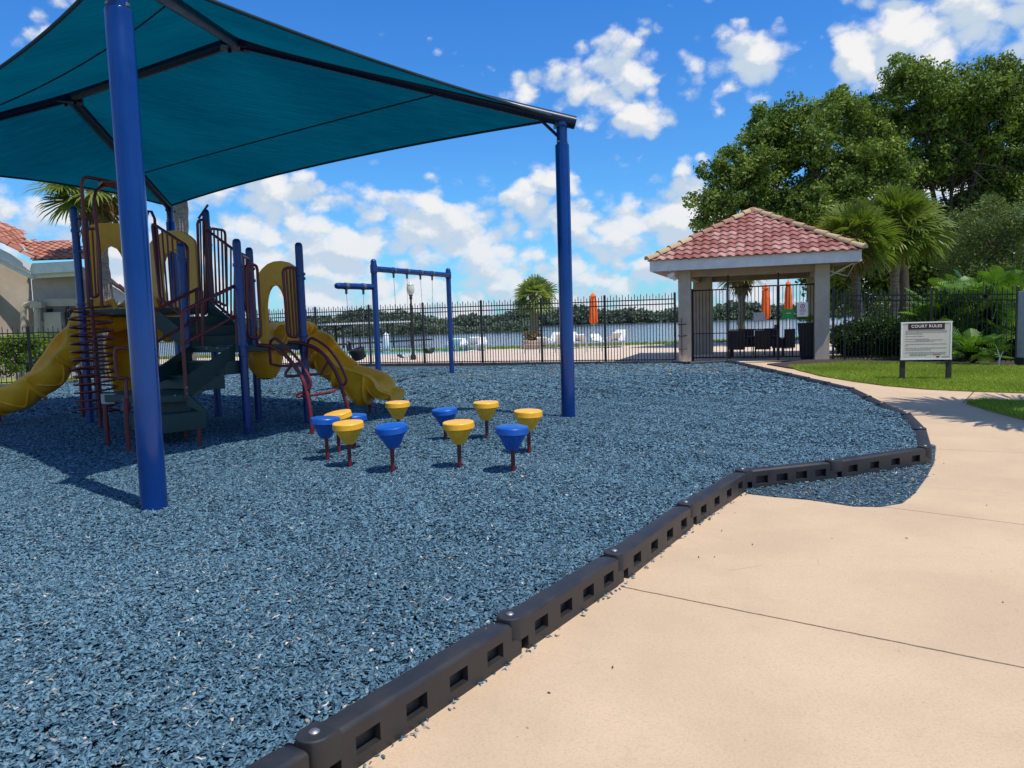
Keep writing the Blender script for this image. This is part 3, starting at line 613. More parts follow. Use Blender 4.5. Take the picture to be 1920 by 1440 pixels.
# ------------------------------------------------------------------ iron fences
def fence(label, posts, h0, h1, spacing=.105, group=None, zb=lambda p: 0.):
    """posts: list of xy; spear-top picket fence"""
    P = [np.array(p[:2], float) for p in posts]; N = len(P)
    t = thing('iron_fence', label, 'fence', (*P[0], zb(P[0])), group)
    H = lambda i: h0 + (h1 - h0) * i / max(1, N - 1)
    for i, p in enumerate(P):
        b = MB(); z = zb(p); b.box((p[0], p[1], z + H(i) / 2), (.07, .07, H(i)), math.atan2(fd[1], fd[0]))
        b.add([(p[0] - .04, p[1] - .04, z + H(i)), (p[0] + .04, p[1] - .04, z + H(i)), (p[0] + .04, p[1] + .04, z + H(i)), (p[0] - .04, p[1] + .04, z + H(i)), (p[0], p[1], z + H(i) + .04)], [(3, 2, 1, 0), (0, 1, 4), (1, 2, 4), (2, 3, 4), (3, 0, 4)])
        b.build('post', 'fence_black', t, sharp=0)
    for i in range(N - 1):
        a, c = P[i], P[i + 1]; L = np.linalg.norm(c - a); d = (c - a) / L; rz = math.atan2(d[1], d[0]); b = MB(); z0, z1 = zb(a), zb(c); n = max(2, int(round(L / spacing)))
        for k in range(1, n):
            f = k / n; x = a + d * L * f; h = H(i) + (H(i + 1) - H(i)) * f; z = z0 + (z1 - z0) * f; top = z + h - (.02 if k % 2 else .09)
            b.box((x[0], x[1], (z + .05 + top) / 2), (.022, .022, top - z - .05), rz)
            w = .011; b.add([(x[0] - w, x[1] - w, top), (x[0] + w, x[1] - w, top), (x[0] + w, x[1] + w, top), (x[0] - w, x[1] + w, top), (x[0], x[1], top + .045)], [(0, 1, 4), (1, 2, 4), (2, 3, 4), (3, 0, 4)])
        b.build('picket_panel', 'fence_black', t, sharp=0)
        for dz in (-.20, -.36, None):
            r = MB(); za = z0 + (H(i) + dz if dz else .12); zz = z1 + (H(i + 1) + dz if dz else .12)
            nn = np.array([-d[1], d[0]]) * .016; e = d * .036; V = []
            for (s, zv) in ((a + e, za), (c - e, zz)):
                for o, hz in ((-1, -.018), (1, -.018), (1, .018), (-1, .018)): V.append((s[0] + nn[0] * o, s[1] + nn[1] * o, zv + hz))
            r.add(V, [(3, 2, 1, 0), (4, 5, 6, 7), (0, 1, 5, 4), (1, 2, 6, 5), (2, 3, 7, 6), (3, 0, 4, 7)]); r.build('rail', 'fence_black', t, sharp=0)
    return t
def on_line(px, a, d):   # where the sight line through column px crosses the plan line a + d*s
    r = ray(px, 640); k = r[0] / r[1]; s = (k * a[1] - a[0]) / (d[0] - k * d[1]); return a + d * s
bp = [on_line(px, FE1, fd) for px in (1266, 1135, 1016, 904, 795, 694, 594, 505, 420, 345, 280)] 
fence('long black spear-topped iron fence between the playground and the pool deck', bp, 2.36, 2.36)
fence('low black iron fence in front of the hedge and house on the left', [LF1, LF1 + (LF0 - LF1) * .5, LF0, LF0 + (LF0 - LF1) * .5, LF0 + (LF0 - LF1)], 1.86, 1.88, .14)
fence('black iron fence receding from the corner behind the spiral climber', [bp[-1], (bp[-1] + LF1) / 2, LF1], 2.3, 1.86, .13)
rf0, rf1 = np.array([10.55, 24.25]), np.array([13.55, 20.0])
r0_ = D(1562, 640, 24.2)[:2]; r1_ = D(1906, 640, 20.4)[:2]
def rp(px):
    d = unit(r1_ - r0_); return on_line(px, r0_, d)
fence('black iron fence running from the pavilion behind the rules sign', [rp(x) for x in (1562, 1584, 1745, 1906)], 2.36, 2.12, .12, zb=lambda p: float(zc(p[1])) + .0)

# ------------------------------------------------------------------ pavilion
U2 = np.array([.945, -.327]); V2 = np.array([.327, .945]); PC = np.array([9.03, 27.6]); HALF = 3.3
def pv(u, v, z): a = PC + U2 * u + V2 * v; return (a[0], a[1], z)
PRZ = math.atan2(U2[1], U2[0])
def tiles(b, O, u, v, n, poly, w, e, lift=.05, arc=.05, zig=True):
    """roof tiles on the plane O + u*s + v*t (t up the slope), kept inside poly (s,t)"""
    a = np.array(poly); lo, hi = a.min(0), a.max(0); rows = int((hi[1] - lo[1]) / e) + 1; cols = int((hi[0] - lo[0]) / w) + 2
    for r in range(rows):
        t0 = lo[1] + r * e; t1 = t0 + e * 1.12
        # extent of the polygon at this height
        tm = t0 + e * .35; xs = []
        for i in range(len(poly)):
            (s1, q1), (s2, q2) = poly[i], poly[(i + 1) % len(poly)]
            if (q1 > tm) != (q2 > tm): xs.append(s1 + (s2 - s1) * (tm - q1) / (q2 - q1))
        if len(xs) < 2: continue
        xa, xb = min(xs), max(xs)
        for c in range(cols):
            s0 = lo[0] + c * w; s1 = s0 + w
            s0c, s1c = max(s0, xa), min(s1, xb)
            if s1c - s0c < w * .15: continue
            tn = random.random(); K = 7; low = []; upp = []
            jl = random.uniform(-.004, .004)
            for k in range(K):
                s = s0c + (s1c - s0c) * k / (K - 1); ph = (s - s0) / w
                hh = arc * (math.sin(PI * min(1, ph / .72)) if ph < .72 else -.25 * math.sin(PI * (ph - .72) / .28))
                low.append(O + u * s + v * (t0 + jl) + n * (hh + lift)); upp.append(O + u * s + v * t1 + n * (hh * .8 + .008))
            und = [p - n * (lift * .8) for p in low]
            b.add(low + upp + und, [(i, i + 1, K + i + 1, K + i) for i in range(K - 1)] + [(2 * K + i, 2 * K + i + 1, i + 1, i) for i in range(K - 1)], tn + .001)
def ridge(b, p, q, r=.125, L=.50, cols=None):
    p, q = np.array(p), np.array(q); d = unit(q - p); n = int(np.linalg.norm(q - p) / L); side = unit(np.cross(d, (0, 0, 1))); up = np.cross(side, d)
    L = np.linalg.norm(q - p) / n
    for i in range(n):
        a = p + d * L * i; c = a + d * L * 1.12; tn = random.choice((0.02, .33, .66, .98, .02, .66)); V = []
        for (x, rr, o) in ((a, r * 1.12, .03), (c, r * .9, .0)):
            for k in range(9):
                th = PI * k / 8; V.append(x + side * rr * math.cos(th) + up * (rr * math.sin(th) + o - .03))
        b.add(V, [(k, k + 1, 10 + k, 9 + k) for k in range(8)] + [tuple(range(9))], tn + .001)
ZE, ZA = 3.50, 5.34
pav = thing('pavilion', 'open pavilion with red tiled hip roof, white fascia and tan columns', 'pavilion', (PC[0], PC[1], 0))
apex = np.array(pv(0, 0, ZA)); O_ = None
roof = MB()
roof.add([pv(-HALF, -HALF, ZE), pv(HALF, -HALF, ZE), pv(HALF, HALF, ZE), pv(-HALF, HALF, ZE), tuple(apex)], [(0, 1, 4), (1, 2, 4), (2, 3, 4), (3, 0, 4)], .3)
for (cu, cv_) in ((0, -1), (1, 0), (0, 1), (-1, 0)):
    # edge midpoint outward direction
    o2 = U2 * cu + V2 * cv_; e2 = np.array([-o2[1], o2[0]])
    O3 = np.array([*(PC + o2 * HALF), ZE]); u3 = np.array([*e2, 0]); v3 = unit(np.array([*(-o2 * HALF), ZA - ZE])); n3 = np.cross(u3, v3); n3 = n3 if n3[2] > 0 else -n3
    SL = math.hypot(HALF, ZA - ZE)
    tiles(roof, O3 - v3 * .08, u3, v3, n3, [(-HALF - .05, 0), (HALF + .05, 0), (0, SL)], .285, .345)
rf = roof.build('roof', 'roof_tile', pav, sharp=60)
rb = MB()
for su, sv in ((-1, -1), (1, -1), (1, 1), (-1, 1)): ridge(rb, pv(su * (HALF + .08), sv * (HALF + .08), ZE + .02), apex + np.array([0, 0, .04]))
rb.lathe([(.24, ZA - .10), (.22, ZA + .04), (.12, ZA + .12), (.03, ZA + .14)], (PC[0], PC[1], 0), 12, tint=.34)
rb.build('ridge_tiles', 'ridge_tile', rf, sharp=50)
fs = MB()
for u0, v0, lu, lv in ((0, -HALF + .03, 2 * HALF - .0, .05), (0, HALF - .03, 2 * HALF, .05), (-HALF + .03, 0, .05, 2 * HALF - .12), (HALF - .03, 0, .05, 2 * HALF - .12)):
    c = pv(u0, v0, 3.31); fs.box(c, (lu, lv, .37), PRZ)
fs.build('fascia', 'white_trim', pav, sharp=30)
so = MB(); so.box(pv(0, 0, 3.14), (2 * HALF - .13, 2 * HALF - .13, .03), PRZ); so.build('soffit', 'soffit', pav)
bm_ = MB()
for u0, v0, lu, lv in ((0, -2.6, 4.0, .22), (0, 2.5, 4.0, .22), (-2.2, 0, .22, 4.7), (2.2, 0, .22, 4.7)): bm_.box(pv(u0, v0, 3.02), (lu, lv, .21), PRZ)
bm_.build('beam', 'soffit', pav, sharp=30)
for u0, v0, lu, lv in ((-2.2, -2.6, .42, .42), (2.2, -2.6, .45, .45), (-2.0, 2.5, .75, .42), (2.2, 2.5, .45, .42)):
    c = MB(); c.box(pv(u0, v0, 1.56), (lu, lv, 3.13), PRZ); c.build('column', 'stucco', pav, bevel=.012)
br = MB(); br.tube([pv(2.45, -2.6, 2.75), pv(3.1, -2.9, 3.1)], .025, 6); br.tube([pv(2.45, -2.5, 2.9), pv(3.0, -2.2, 2.72), pv(3.15, -2.9, 3.1)], .018, 6); br.build('bracket', 'white_trim', pav)
# floodlight under the left eave corner
fl = thing('floodlight', 'small white floodlight and camera under the left corner of the pavilion eave', 'light', pv(-2.6, -3.0, 3.05))
c = np.array(pv(-2.62, -3.0, 3.0)); b = MB(); b.lathe([(.05, -.14), (.09, -.10), (.10, .06), (.05, .14)], c, 14, (1.1, .5)); b.build('lamp_head', 'white_plastic', fl)
b = MB(); b.tube([c + (0, 0, .15), c + (0, 0, .04)], .02, 8); b.box(c + np.array([0, 0, .125]), (.12, .12, .025)); b.build('mount', 'white_plastic', fl)
b = MB(); b.lathe([(.04, -.10), (.06, -.06), (.06, .06)], c + (.1, 0, -.12), 12, (.9, -.6)); b.build('lamp_head', 'white_plastic', fl)
# entrance gate
gp = lambda u, z, o=0.: np.array(pv(u, -2.6 + o, z))
gate = thing('iron_gate', 'tall black iron gate and grille closing the front of the pavilion', 'gate', gp(-1.9, 0))
def grille(u0, u1, z1, name, n):
    b = MB(); 
    for z in (z1, z1 - .0, .12): b.tube([gp(u0, z), gp(u1, z)], .022, 4)
    for k in range(n + 1): u = u0 + (u1 - u0) * k / n; b.tube([gp(u, .08), gp(u, z1)], .012, 4)
    return b.build(name, 'fence_black', gate, sharp=0)
def ucol(px): r = ray(px, 600); k = r[0] / r[1]; a = PC - V2 * 2.6; s = (k * a[1] - a[0]) / (U2[0] - k * U2[1]); return s
u_a, u_b, u_c, u_d = ucol(1299), ucol(1365), ucol(1459), ucol(1532)
grille(u_a, u_b - .05, 2.44, 'fixed_panel', 10); grille(u_b + .06, u_c - .04, 2.50, 'gate_leaf', 13); grille(u_c + .04, u_d, 2.50, 'gate_leaf', 11)
for u, z in ((u_b, 3.0), (u_c, 3.0), (u_d, 2.6), (u_a, 2.5)):
    b = MB(); b.tube([gp(u, 0), gp(u, z)], .035, 4); b.build('gate_post', 'fence_black', gate, sharp=0)
b = MB(); b.tube([gp(u_b + .06, 1.05), gp(u_c - .04, 1.05)], .02, 4); b.tube([gp(u_a, .95), gp(u_b, .95)], .015, 4); b.build('mid_rail', 'fence_black', gate, sharp=0)
b = MB(); b.box(gp(u_c - .08, 1.12, -.05), (.10, .07, .16), PRZ); b.build('lock_box', 'fence_black', gate)
def plate(name, label, cat, pxs, off, m, extra=None):
    x0, y0, x1, y1 = pxs; a = PC - V2 * (2.6 + off); u0, u1 = ucol(x0), ucol(x1); dep = (PC - V2 * 2.6 + U2 * (u0 + u1) / 2)[1]
    z1, z0 = D(x0, y0, dep)[2], D(x0, y1, dep)[2]
    c = gp((u0 + u1) / 2, (z0 + z1) / 2, -off); t = thing(name, label, cat, c)
    b = MB(); b.box(c, (abs(u1 - u0), .012, z1 - z0), PRZ); b.build('plate', m, t, sharp=0)
    if extra: extra(t, c, abs(u1 - u0), z1 - z0)
    return t
def strokes(t, c, w, h, rows, m, name='lettering', th=.02):
    b = MB()
    for (fy, f0, f1) in rows:
        p = c + np.array([*(U2 * ((f0 + f1) / 2 - .5) * w), (0.5 - fy) * h]) - np.array([*(V2 * .009), 0]); b.box(p, ((f1 - f0) * w, .004, th), PRZ)
    b.build(name, m, t, sharp=0)
plate('gate_sign', 'green sign hanging on the pavilion gate in front of the right parasol', 'sign', (1466, 580, 1489, 598), .04, 'sign_green', lambda t, c, w, h: strokes(t, c, w, h, [(.42, .35, .72)], 'ink_white', th=.018))
def wsign(t, c, w, h):
    b = MB(); q = c + np.array([0, 0, h * .22]) - np.array([*(V2 * .012), 0]); V = []
    for k in range(24):
        th = 2 * PI * k / 24
        for r in (.075, .052): V.append(q + np.array([*(U2 * r * math.cos(th)), r * math.sin(th)]))
    b.add(V, [(2 * k, 2 * ((k + 1) % 24), 2 * ((k + 1) % 24) + 1, 2 * k + 1) for k in range(24)]); b.box(q, (.05, .003, .03), PRZ); b.build('emblem', 'ink_red', t, sharp=0)
    strokes(t, c, w, h, [(.50, .2, .8), (.58, .25, .75), (.66, .22, .8), (.76, .3, .7), (.84, .25, .6)], 'ink_red', th=.012)
plate('gate_sign', 'white notice with red print fixed high on the right of the gate', 'sign', (1494, 567, 1515, 594), .04, 'ink_white', wsign)
plate('gate_sign', 'pale grey blank sign hanging low on the gate left of the green one', 'sign', (1413, 586, 1434, 601), .04, 'grey_metal')
# hose / hook rack on the left column
hk = thing('wall_rack', 'black rack with three small arms on the left pavilion column', 'rack', pv(-2.3, -2.84, .9))
b = MB(); b.tube([pv(-2.3, -2.84, .2), pv(-2.3, -2.84, 1.5)], .012, 5); b.build('bar', 'fence_black', hk)
for z in (.45, .9, 1.3):
    b = MB(); b.tube([pv(-2.42, -2.86, z), pv(-2.3, -2.95, z - .02), pv(-2.12, -2.86, z)], .018, 6); b.build('arm', 'fence_black', hk)

# ------------------------------------------------------------------ house on the left
hs = thing('house', 'beige stucco house with orange clay tile roof on the left', 'house', D(60, 640, 31) * (1, 1, 0))
def hwall(px0, Y0, px1, Y1, z0, z1, thick=.25, name='wall', m='house_stucco'):
    a = D(px0, 560, Y0); c = D(px1, 560, Y1); d = unit((c - a)[:2]); n = np.array([-d[1], d[0]]) * thick; n = n if n[1] > 0 else -n
    z1 = z1 if not np.isscalar(z1) else (z1, z1)
    q = [a[:2], c[:2], c[:2] + n, a[:2] + n]; zz = [z1[0], z1[1], z1[1], z1[0]]
    b = MB(); b.hull8([(*p, z0) for p in q] + [(*p, z) for p, z in zip(q, zz)]); return b.build(name, m, hs, sharp=20)
zat = lambda px, py, Y: D(px, py, Y)[2]
hwall(62, 30.6, 152, 31.0, -.2, zat(62, 512, 30.6)); hwall(-30, 29.6, 61, 30.9, -.2, (zat(-30, 460, 29.6), zat(61, 512, 30.9))); hwall(-120, 28.5, -8, 29.3, -.2, zat(-30, 470, 29))
hwall(150, 32.5, 262, 33.5, -.2, (zat(150, 500, 32.5), zat(262, 565, 33.5)))
def board(p, q, w, dth, name='fascia', m='white_trim'):
    p, q = np.array(p), np.array(q); d = unit(q - p); n = np.array([d[1], -d[0], 0]); n = unit(n) * dth; n = n if n[1] < 0 else -n; b = MB(); dn = np.array([0, 0, -w])
    b.hull8([p + dn, q + dn, q + dn + n, p + dn + n, p, q, q + n, p + n]); return b.build(name, m, hs, sharp=20)
board(D(62, 494, 30.0), D(152, 489, 30.2), .42, .08); board(D(62, 513, 30.3), D(150, 508, 30.4), .2, .06); board(D(-30, 452, 29.2), D(62, 497, 30.1), .38, .08); board(D(-30, 470, 29.3), D(62, 516, 30.2), .2, .06)
board(D(150, 497, 31.6), D(240, 556, 32.6), .5, .08); 
board(D(70, 561, 30.4), D(152, 560, 30.5), .30, .16, 'ledge', 'house_stucco'); board(D(70, 572, 30.5), D(152, 571, 30.6), .30, .08, 'ledge', 'house_stucco')
def roofquad(pts, name='roof', wt=.33, et=.40):
    A, B_, C_, D__ = [np.array(p) for p in pts]; u = unit(B_ - A); nrm = unit(np.cross(B_ - A, D__ - A)); nrm = nrm if nrm[2] > 0 else -nrm; v = np.cross(nrm, u); v = v if v[2] > 0 else -v
    poly = [((P - A) @ u, (P - A) @ v) for P in (A, B_, C_, D__)]
    b = MB(); b.add([A - nrm * .02, B_ - nrm * .02, C_ - nrm * .02, D__ - nrm * .02], [(0, 1, 2, 3)], .3); tiles(b, A, u, v, nrm, poly, wt, et); return b.build(name, 'house_tile', hs, sharp=60)
roofquad([D(60, 488, 29.8), D(185, 484, 30.2), D(140, 476, 33.5), D(42, 452, 33.5)])
roofquad([D(-60, 430, 30.5), D(42, 470, 31.0), D(44, 448, 33.6), D(-60, 395, 33.0)])
b = MB(); ridge(b, D(64, 486, 29.7), D(-10, 447, 29.2), .16, .45); ridge(b, D(62, 460, 33.2), D(-50, 398, 32.5), .15, .5); ridge(b, D(165, 500, 31.4), D(238, 550, 32.4), .15, .45); ridge(b, D(150, 487, 33.0), D(42, 450, 33.4), .1, .5)
b.build('ridge_tiles', 'house_tile', hs, sharp=50)
b = MB(); b.tube([D(44, 640, 30), D(44, 585, 30.0), D(46, 574, 30.0), D(52, 570, 30.0), D(72, 568, 30.0)], .11, 10, smooth_path=4); b.tube([D(70, 566, 30.0), D(71, 640, 30)], .13, 10); b.box(D(71, 572, 30.), (.45, .3, .25)); b.build('drain_pipe', 'house_stucco', hs)
b = MB(); b.box(D(112, 590, 30.45), (1.5, .1, .5)); b.build('window', 'glass_dark', hs)
b = MB(); b.box(D(104, 604, 30.3), (.7, .4, .8)); b.build('utility_cabinet', 'house_stucco', hs, bevel=.02)
b = MB(); b.tube([D(126, 575, 30.25), D(126, 640, 30.25)], .06, 6); b.build('drain_pipe', 'fence_black', hs)
# ------------------------------------------------------------------ shade canopy
P1 = G(290, 955); P2 = G(1066, 783); ZE_ = 4.62
P3 = D(318, 388, 19.0); P3 = np.array([P3[0], P3[1], 0]); P4 = P1 + (P3 - P2)
corners = [P1, P2, P3, P4]
RA = D(440, 76, 11.35); RB = D(130, 181, 14.0)
shade = thing('shade_canopy', 'big teal fabric shade canopy on thick blue steel posts over the climbing frame', 'canopy', P1)
for i, p in enumerate(corners):
    b = MB(); b.lathe([(.112, -.05), (.112, ZE_ - .30), (.106, ZE_ - .285)], (p[0], p[1], 0), 32); po = b.build('post', 'blue_paint', shade, sharp=30)
    b = MB(); b.lathe([(.085, ZE_ - .32), (.085, ZE_ - .02), (.10, ZE_ + .0), (.10, ZE_ + .05)], (p[0], p[1], 0), 24); cc = b.build('collar', 'blue_paint', po, sharp=30)
    b = MB()
    for a in (0, 2.1, 4.2): b.lathe([(.016, -.0), (.016, .03)], (p[0] + .085 * math.cos(a), p[1] + .085 * math.sin(a), ZE_ - .25), 8, (PI / 2, a))
    b.build('bolt', 'bolt_metal', po)
tops = [np.array([p[0], p[1], ZE_ + .10]) for p in corners]
ends = [RA, RA, RB, RB]
for tpt, e in zip(tops, ends):
    d = unit(e - tpt); b = MB(); b.tube([tpt - d * .22, e], .10, 16)
    b.build('rafter', 'navy_paint', shade, sharp=30)
    b = MB(); q = tpt + d * .05; b.box(q - (0, 0, .06), (.14, .14, .16), math.atan2(d[1], d[0])); b.tube([q + d * .35 + (0, 0, -.04), q - (0, 0, .28)], .025, 6); b.build('bracket', 'navy_paint', shade)
b = MB(); b.tube([RA, RB], .095, 16); b.build('ridge_beam', 'navy_paint', shade, sharp=30)
for e in (RA, RB):
    b = MB(); b.box(e - (0, 0, .04), (.42, .26, .16), .4); b.lathe([(.03, -.16), (.03, -.10)], e + (.1, 0, 0), 8); b.lathe([(.03, -.16), (.03, -.10)], e + (-.1, 0.05, 0), 8); b.build('ridge_bracket', 'navy_paint', shade, bevel=.015)
cen = (P1 + P2 + P3 + P4) / 4
LIFT = .06
def panel(a, c, ra, rb, sag, na=24, nv=14):
    """eave a->c, ridge ra->rb"""
    a, c = a + (0, 0, LIFT * .4), c + (0, 0, LIFT * .4); ra, rb = ra + (0, 0, LIFT), rb + (0, 0, LIFT)
    G_ = []; inw = (ra + rb) / 2 - (a + c) / 2; inw = inw / np.linalg.norm(inw)
    for i in range(na + 1):
        t_ = i / na; e = a + (c - a) * t_ + inw * sag * 4 * t_ * (1 - t_); r_ = ra + (rb - ra) * t_; row = []
        for j in range(nv + 1):
            s = j / nv; q = e + (r_ - e) * s; q = q - np.array([0, 0, .10 * 4 * t_ * (1 - t_) * 4 * s * (1 - s)]); row.append(q)
        G_.append(row)
    return G_
fab = MB(); seams = MB(); hem = MB()
for (a, c, ra, rb, sg, sm) in ((tops[0], tops[1], RA, RA, .72, ()), (tops[1], tops[2], RA, RB, .26, (5,)), (tops[2], tops[3], RB, RB, .5, ()), (tops[3], tops[0], RB, RA, .7, (5,))):
    Gd = panel(a, c, ra, rb, sg); fab.grid(Gd)
    hem.tube([r_[0] - np.array([0, 0, .012]) for r_ in Gd], .022, 6)
    for s in sm: seams.tube([r_[s] - np.array([0, 0, .016]) for r_ in Gd], .013, 4)
fo = fab.build('fabric', 'shade_fabric', shade, sharp=0)
fo.data.polygons.foreach_set('use_smooth', [True] * len(fo.data.polygons))
mat('seam', (.002, .03, .045), .8)
hem.build('hem', 'seam', fo, sharp=60); seams.build('seam', 'seam', fo, sharp=60)

# ------------------------------------------------------------------ stepping pods
def make_pod(px, py, cm, label, zt=.52, tilt=(0, 0), ang=0.):
    c = G(px, py, zt); t = thing('stepping_pod', label, 'stepping pod', (c[0], c[1], 0), 'yellow and blue stepping pods')
    b = MB(); h = zt
    prof = [(.004, h), (.06, h + .004), (.148, h - .001), (.166, h - .005), (.172, h - .014), (.176, h - .070), (.172, h - .076), (.150, h - .078)]
    b.lathe(prof[::-1], (0, 0, 0), 36)
    V = [Vector((v[0], v[1], v[2] - h)) for v in b.v]; R = Matrix.Rotation(tilt[0], 3, 'X') @ Matrix.Rotation(tilt[1], 3, 'Y')
    b.v = [tuple(np.array(R @ v) + np.array([c[0], c[1], h])) for v in V]; cp = b.build('cap', cm, t, sharp=24)
    k = MB(); seg = 48; V = []
    prof = [(.150, h - .070), (.146, h - .098), (.112, h - .160), (.080, h - .222), (.066, h - .244), (.050, h - .252), (.03, h - .254)]
    for r, z in prof:
        for i in range(seg):
            th = 2 * PI * i / seg; rr = r * (1 - (.05 if (i % 8) == 0 else 0)); V.append(R @ Vector((rr * math.cos(th), rr * math.sin(th), z - h)))
    V = [(v[0] + c[0], v[1] + c[1], v[2] + h) for v in V]
    n = len(prof); k.add(V, [(i * seg + j, (i + 1) * seg + j, (i + 1) * seg + (j + 1) % seg, i * seg + (j + 1) % seg) for i in range(n - 1) for j in range(seg)] + [tuple((n - 1) * seg + j for j in range(seg))[::-1]])
    k.build('cone', cm, t, sharp=25)
    s = MB(); s.lathe([(.023, -.04), (.023, h - .24), (.036, h - .245), (.036, h - .235)], (c[0], c[1], 0), 12); s.build('stem', 'red_paint', t)
pods = [(859, 790, 'pod_yellow', 'front yellow stepping pod standing alone, nearest the camera', .52, (.04, -.02)), (733, 797, 'pod_blue', 'front blue stepping pod left of the nearest yellow pod', .52, (.10, -.05)),
        (960, 799, 'pod_blue', 'blue stepping pod farthest right, in front of the right yellow pod', .50, (.03, .03)), (652, 791, 'pod_yellow', 'yellow stepping pod in the left cluster, in front of the two blue ones', .52, (.06, -.03)),
        (610, 782, 'pod_blue', 'leftmost blue stepping pod beside the foot of the arch climber', .52, (0, .04)), (632, 773, 'pod_yellow', 'tilted yellow stepping pod behind the leftmost blue pod', .52, (.10, -.14)),
        (662, 777, 'pod_blue', 'blue stepping pod mostly hidden behind the left cluster of pods', .46, (.02, .02)), (745, 753, 'pod_yellow', 'far yellow stepping pod in the shade just right of the slide exit', .50, (.02, 0)),
        (833, 766, 'pod_blue', 'blue stepping pod in the back row between the two far yellow pods', .44, (.05, -.06)), (911, 753, 'pod_yellow', 'far yellow stepping pod right of the back-row blue pod', .52, (.02, 0)),
        (990, 769, 'pod_yellow', 'rightmost yellow stepping pod behind the right blue pod', .52, (.03, .02))]
for (px, py, cm, lb, zt, ti) in pods: make_pod(px, py, cm, lb, zt, ti)

# ------------------------------------------------------------------ swings
SWL = D(700, 486, 18.6); SWR = D(840, 503, 22.9); SWE = D(633, 536, 17.6)
sw = thing('swing_frame', 'blue steel swing frame with a long top beam and a lower side arm', 'swing set', (SWL[0], SWL[1], 0))
for p in (SWL, SWR):
    b = MB(); r = .075; b.lathe([(r, -.05), (r, p[2] - .07), (r * .9, p[2] - .03), (r * .5, p[2]), (.01, p[2] + .01)], (p[0], p[1], 0), 20); b.build('post', 'play_blue', sw)
ba, bb = D(700, 504, 18.6), D(842, 516, 22.9); la_, lb_ = D(700, 538, 18.6), SWE
def beam(p, q, name, hang):
    b = MB(); b.tube([p, q], .075, 16); o = b.build(name, 'play_blue', sw)
    for f in hang:
        c = p + (q - p) * f; d = unit(q - p); b = MB(); b.tube([c - d * .05, c + d * .05], .084, 16); b.box(c - np.array([0, 0, .12]), (.05, .05, .14)); b.build('swing_hanger', 'chain_metal', sw)
    return o
def fr(px, p, q):
    r_ = ray(px, 540); k = r_[0] / r_[1]; return (k * p[1] - p[0]) / ((q[0] - p[0]) - k * (q[1] - p[1]))
hA = [fr(x, ba, bb) for x in (739, 764, 789, 811)]; hB = [fr(x, la_, lb_) for x in (681, 649)]
beam(ba, bb, 'top_beam', hA); beam(la_, lb_, 'side_arm', hB)
b = MB(); b.lathe([(.075, -.0), (.06, .05), (.02, .075)], (0, 0, 0), 16); d = unit(lb_ - la_)
R = Vector((d[0], d[1], d[2])).to_track_quat('Z', 'Y').to_matrix(); b.v = [tuple(np.array(R @ Vector(v)) + lb_) for v in b.v]; b.build('end_cap', 'play_blue', sw)
for p in (SWL, SWR):
    b = MB(); c = (ba if p is SWL else bb); b.lathe([(.09, c[2] - .10), (.09, c[2] + .10)], (p[0], p[1], 0), 18); b.build('clamp', 'play_blue', sw)
def chain(b, p, q):
    n = int(np.linalg.norm(q - p) / .045); d = (q - p) / n; s = unit(np.cross(d, (0.3, 1, 0)))
    for i in range(n):
        a = p + d * i; w = s * (.009 if i % 2 else .004); b.tube([a, a + d * .5 + w, a + d, a + d * .5 - w, a], .0035, 3, cap=False)
def belt_swing(f0, f1, label, m, zseat, drop):
    a = ba + (bb - ba) * f0 - (0, 0, .18); c = ba + (bb - ba) * f1 - (0, 0, .18); mid = (a + c) / 2; d = unit((c - a) * (1, 1, 0)); n = np.array([-d[1], d[0], 0])
    t = thing('belt_swing', label, 'swing', (mid[0], mid[1], zseat), 'swings hanging from the blue frame')
    hw = .26; ea = mid + d * -hw; ec = mid + d * hw; ea[2] = ec[2] = zseat + drop
    for p, q in ((a, ea), (c, ec)): b = MB(); chain(b, np.array(p), q); b.build('chain', 'chain_metal', t)
    b = MB(); rows = []
    for k in range(13):
        u = -1 + 2 * k / 12; p = mid + d * hw * u; z = zseat + drop * u * u
        rows.append([np.array([p[0], p[1], z]) + n * o + np.array([0, 0, h]) for o, h in ((-.07, 0), (.07, 0), (.07, .015), (-.07, .015), (-.07, 0))])
    b.grid(rows); b.build('seat', m, t)
belt_swing(hA[0], hA[1], 'grey belt swing seat, left one under the long beam', 'grey_metal', .68, .10)
belt_swing(hA[2], hA[3], 'black belt swing seat, right one under the long beam', 'rubber_black', .72, .14)
t = thing('bucket_swing', 'black bucket toddler swing hanging from the low side arm', 'swing', D(670, 660, 17.9), 'swings hanging from the blue frame')
for f, px, py in ((hB[0], 682, 652), (hB[1], 658, 650)):
    b = MB(); chain(b, la_ + (lb_ - la_) * f - np.array([0, 0, .18]), D(px, py, 17.9)); b.build('chain', 'chain_metal', t)
c = D(670, 660, 17.9); b = MB(); b.lathe([(.10, -.20), (.16, -.17), (.18, -.02), (.20, .05), (.19, .08), (.165, .08), (.15, -.02), (.10, -.13), (.02, -.14)], c, 18, (.15, -.25))
b.build('bucket_seat', 'rubber_black', t)
b = MB(); q = c + np.array([-.12, 0, .10]); b.tube([q + (-.06, -.14, -.06), q + (-.09, -.12, .12), q + (-.09, .12, .12), q + (-.06, .14, -.06)], .035, 8, smooth_path=4); b.build('back_rim', 'rubber_black', t)

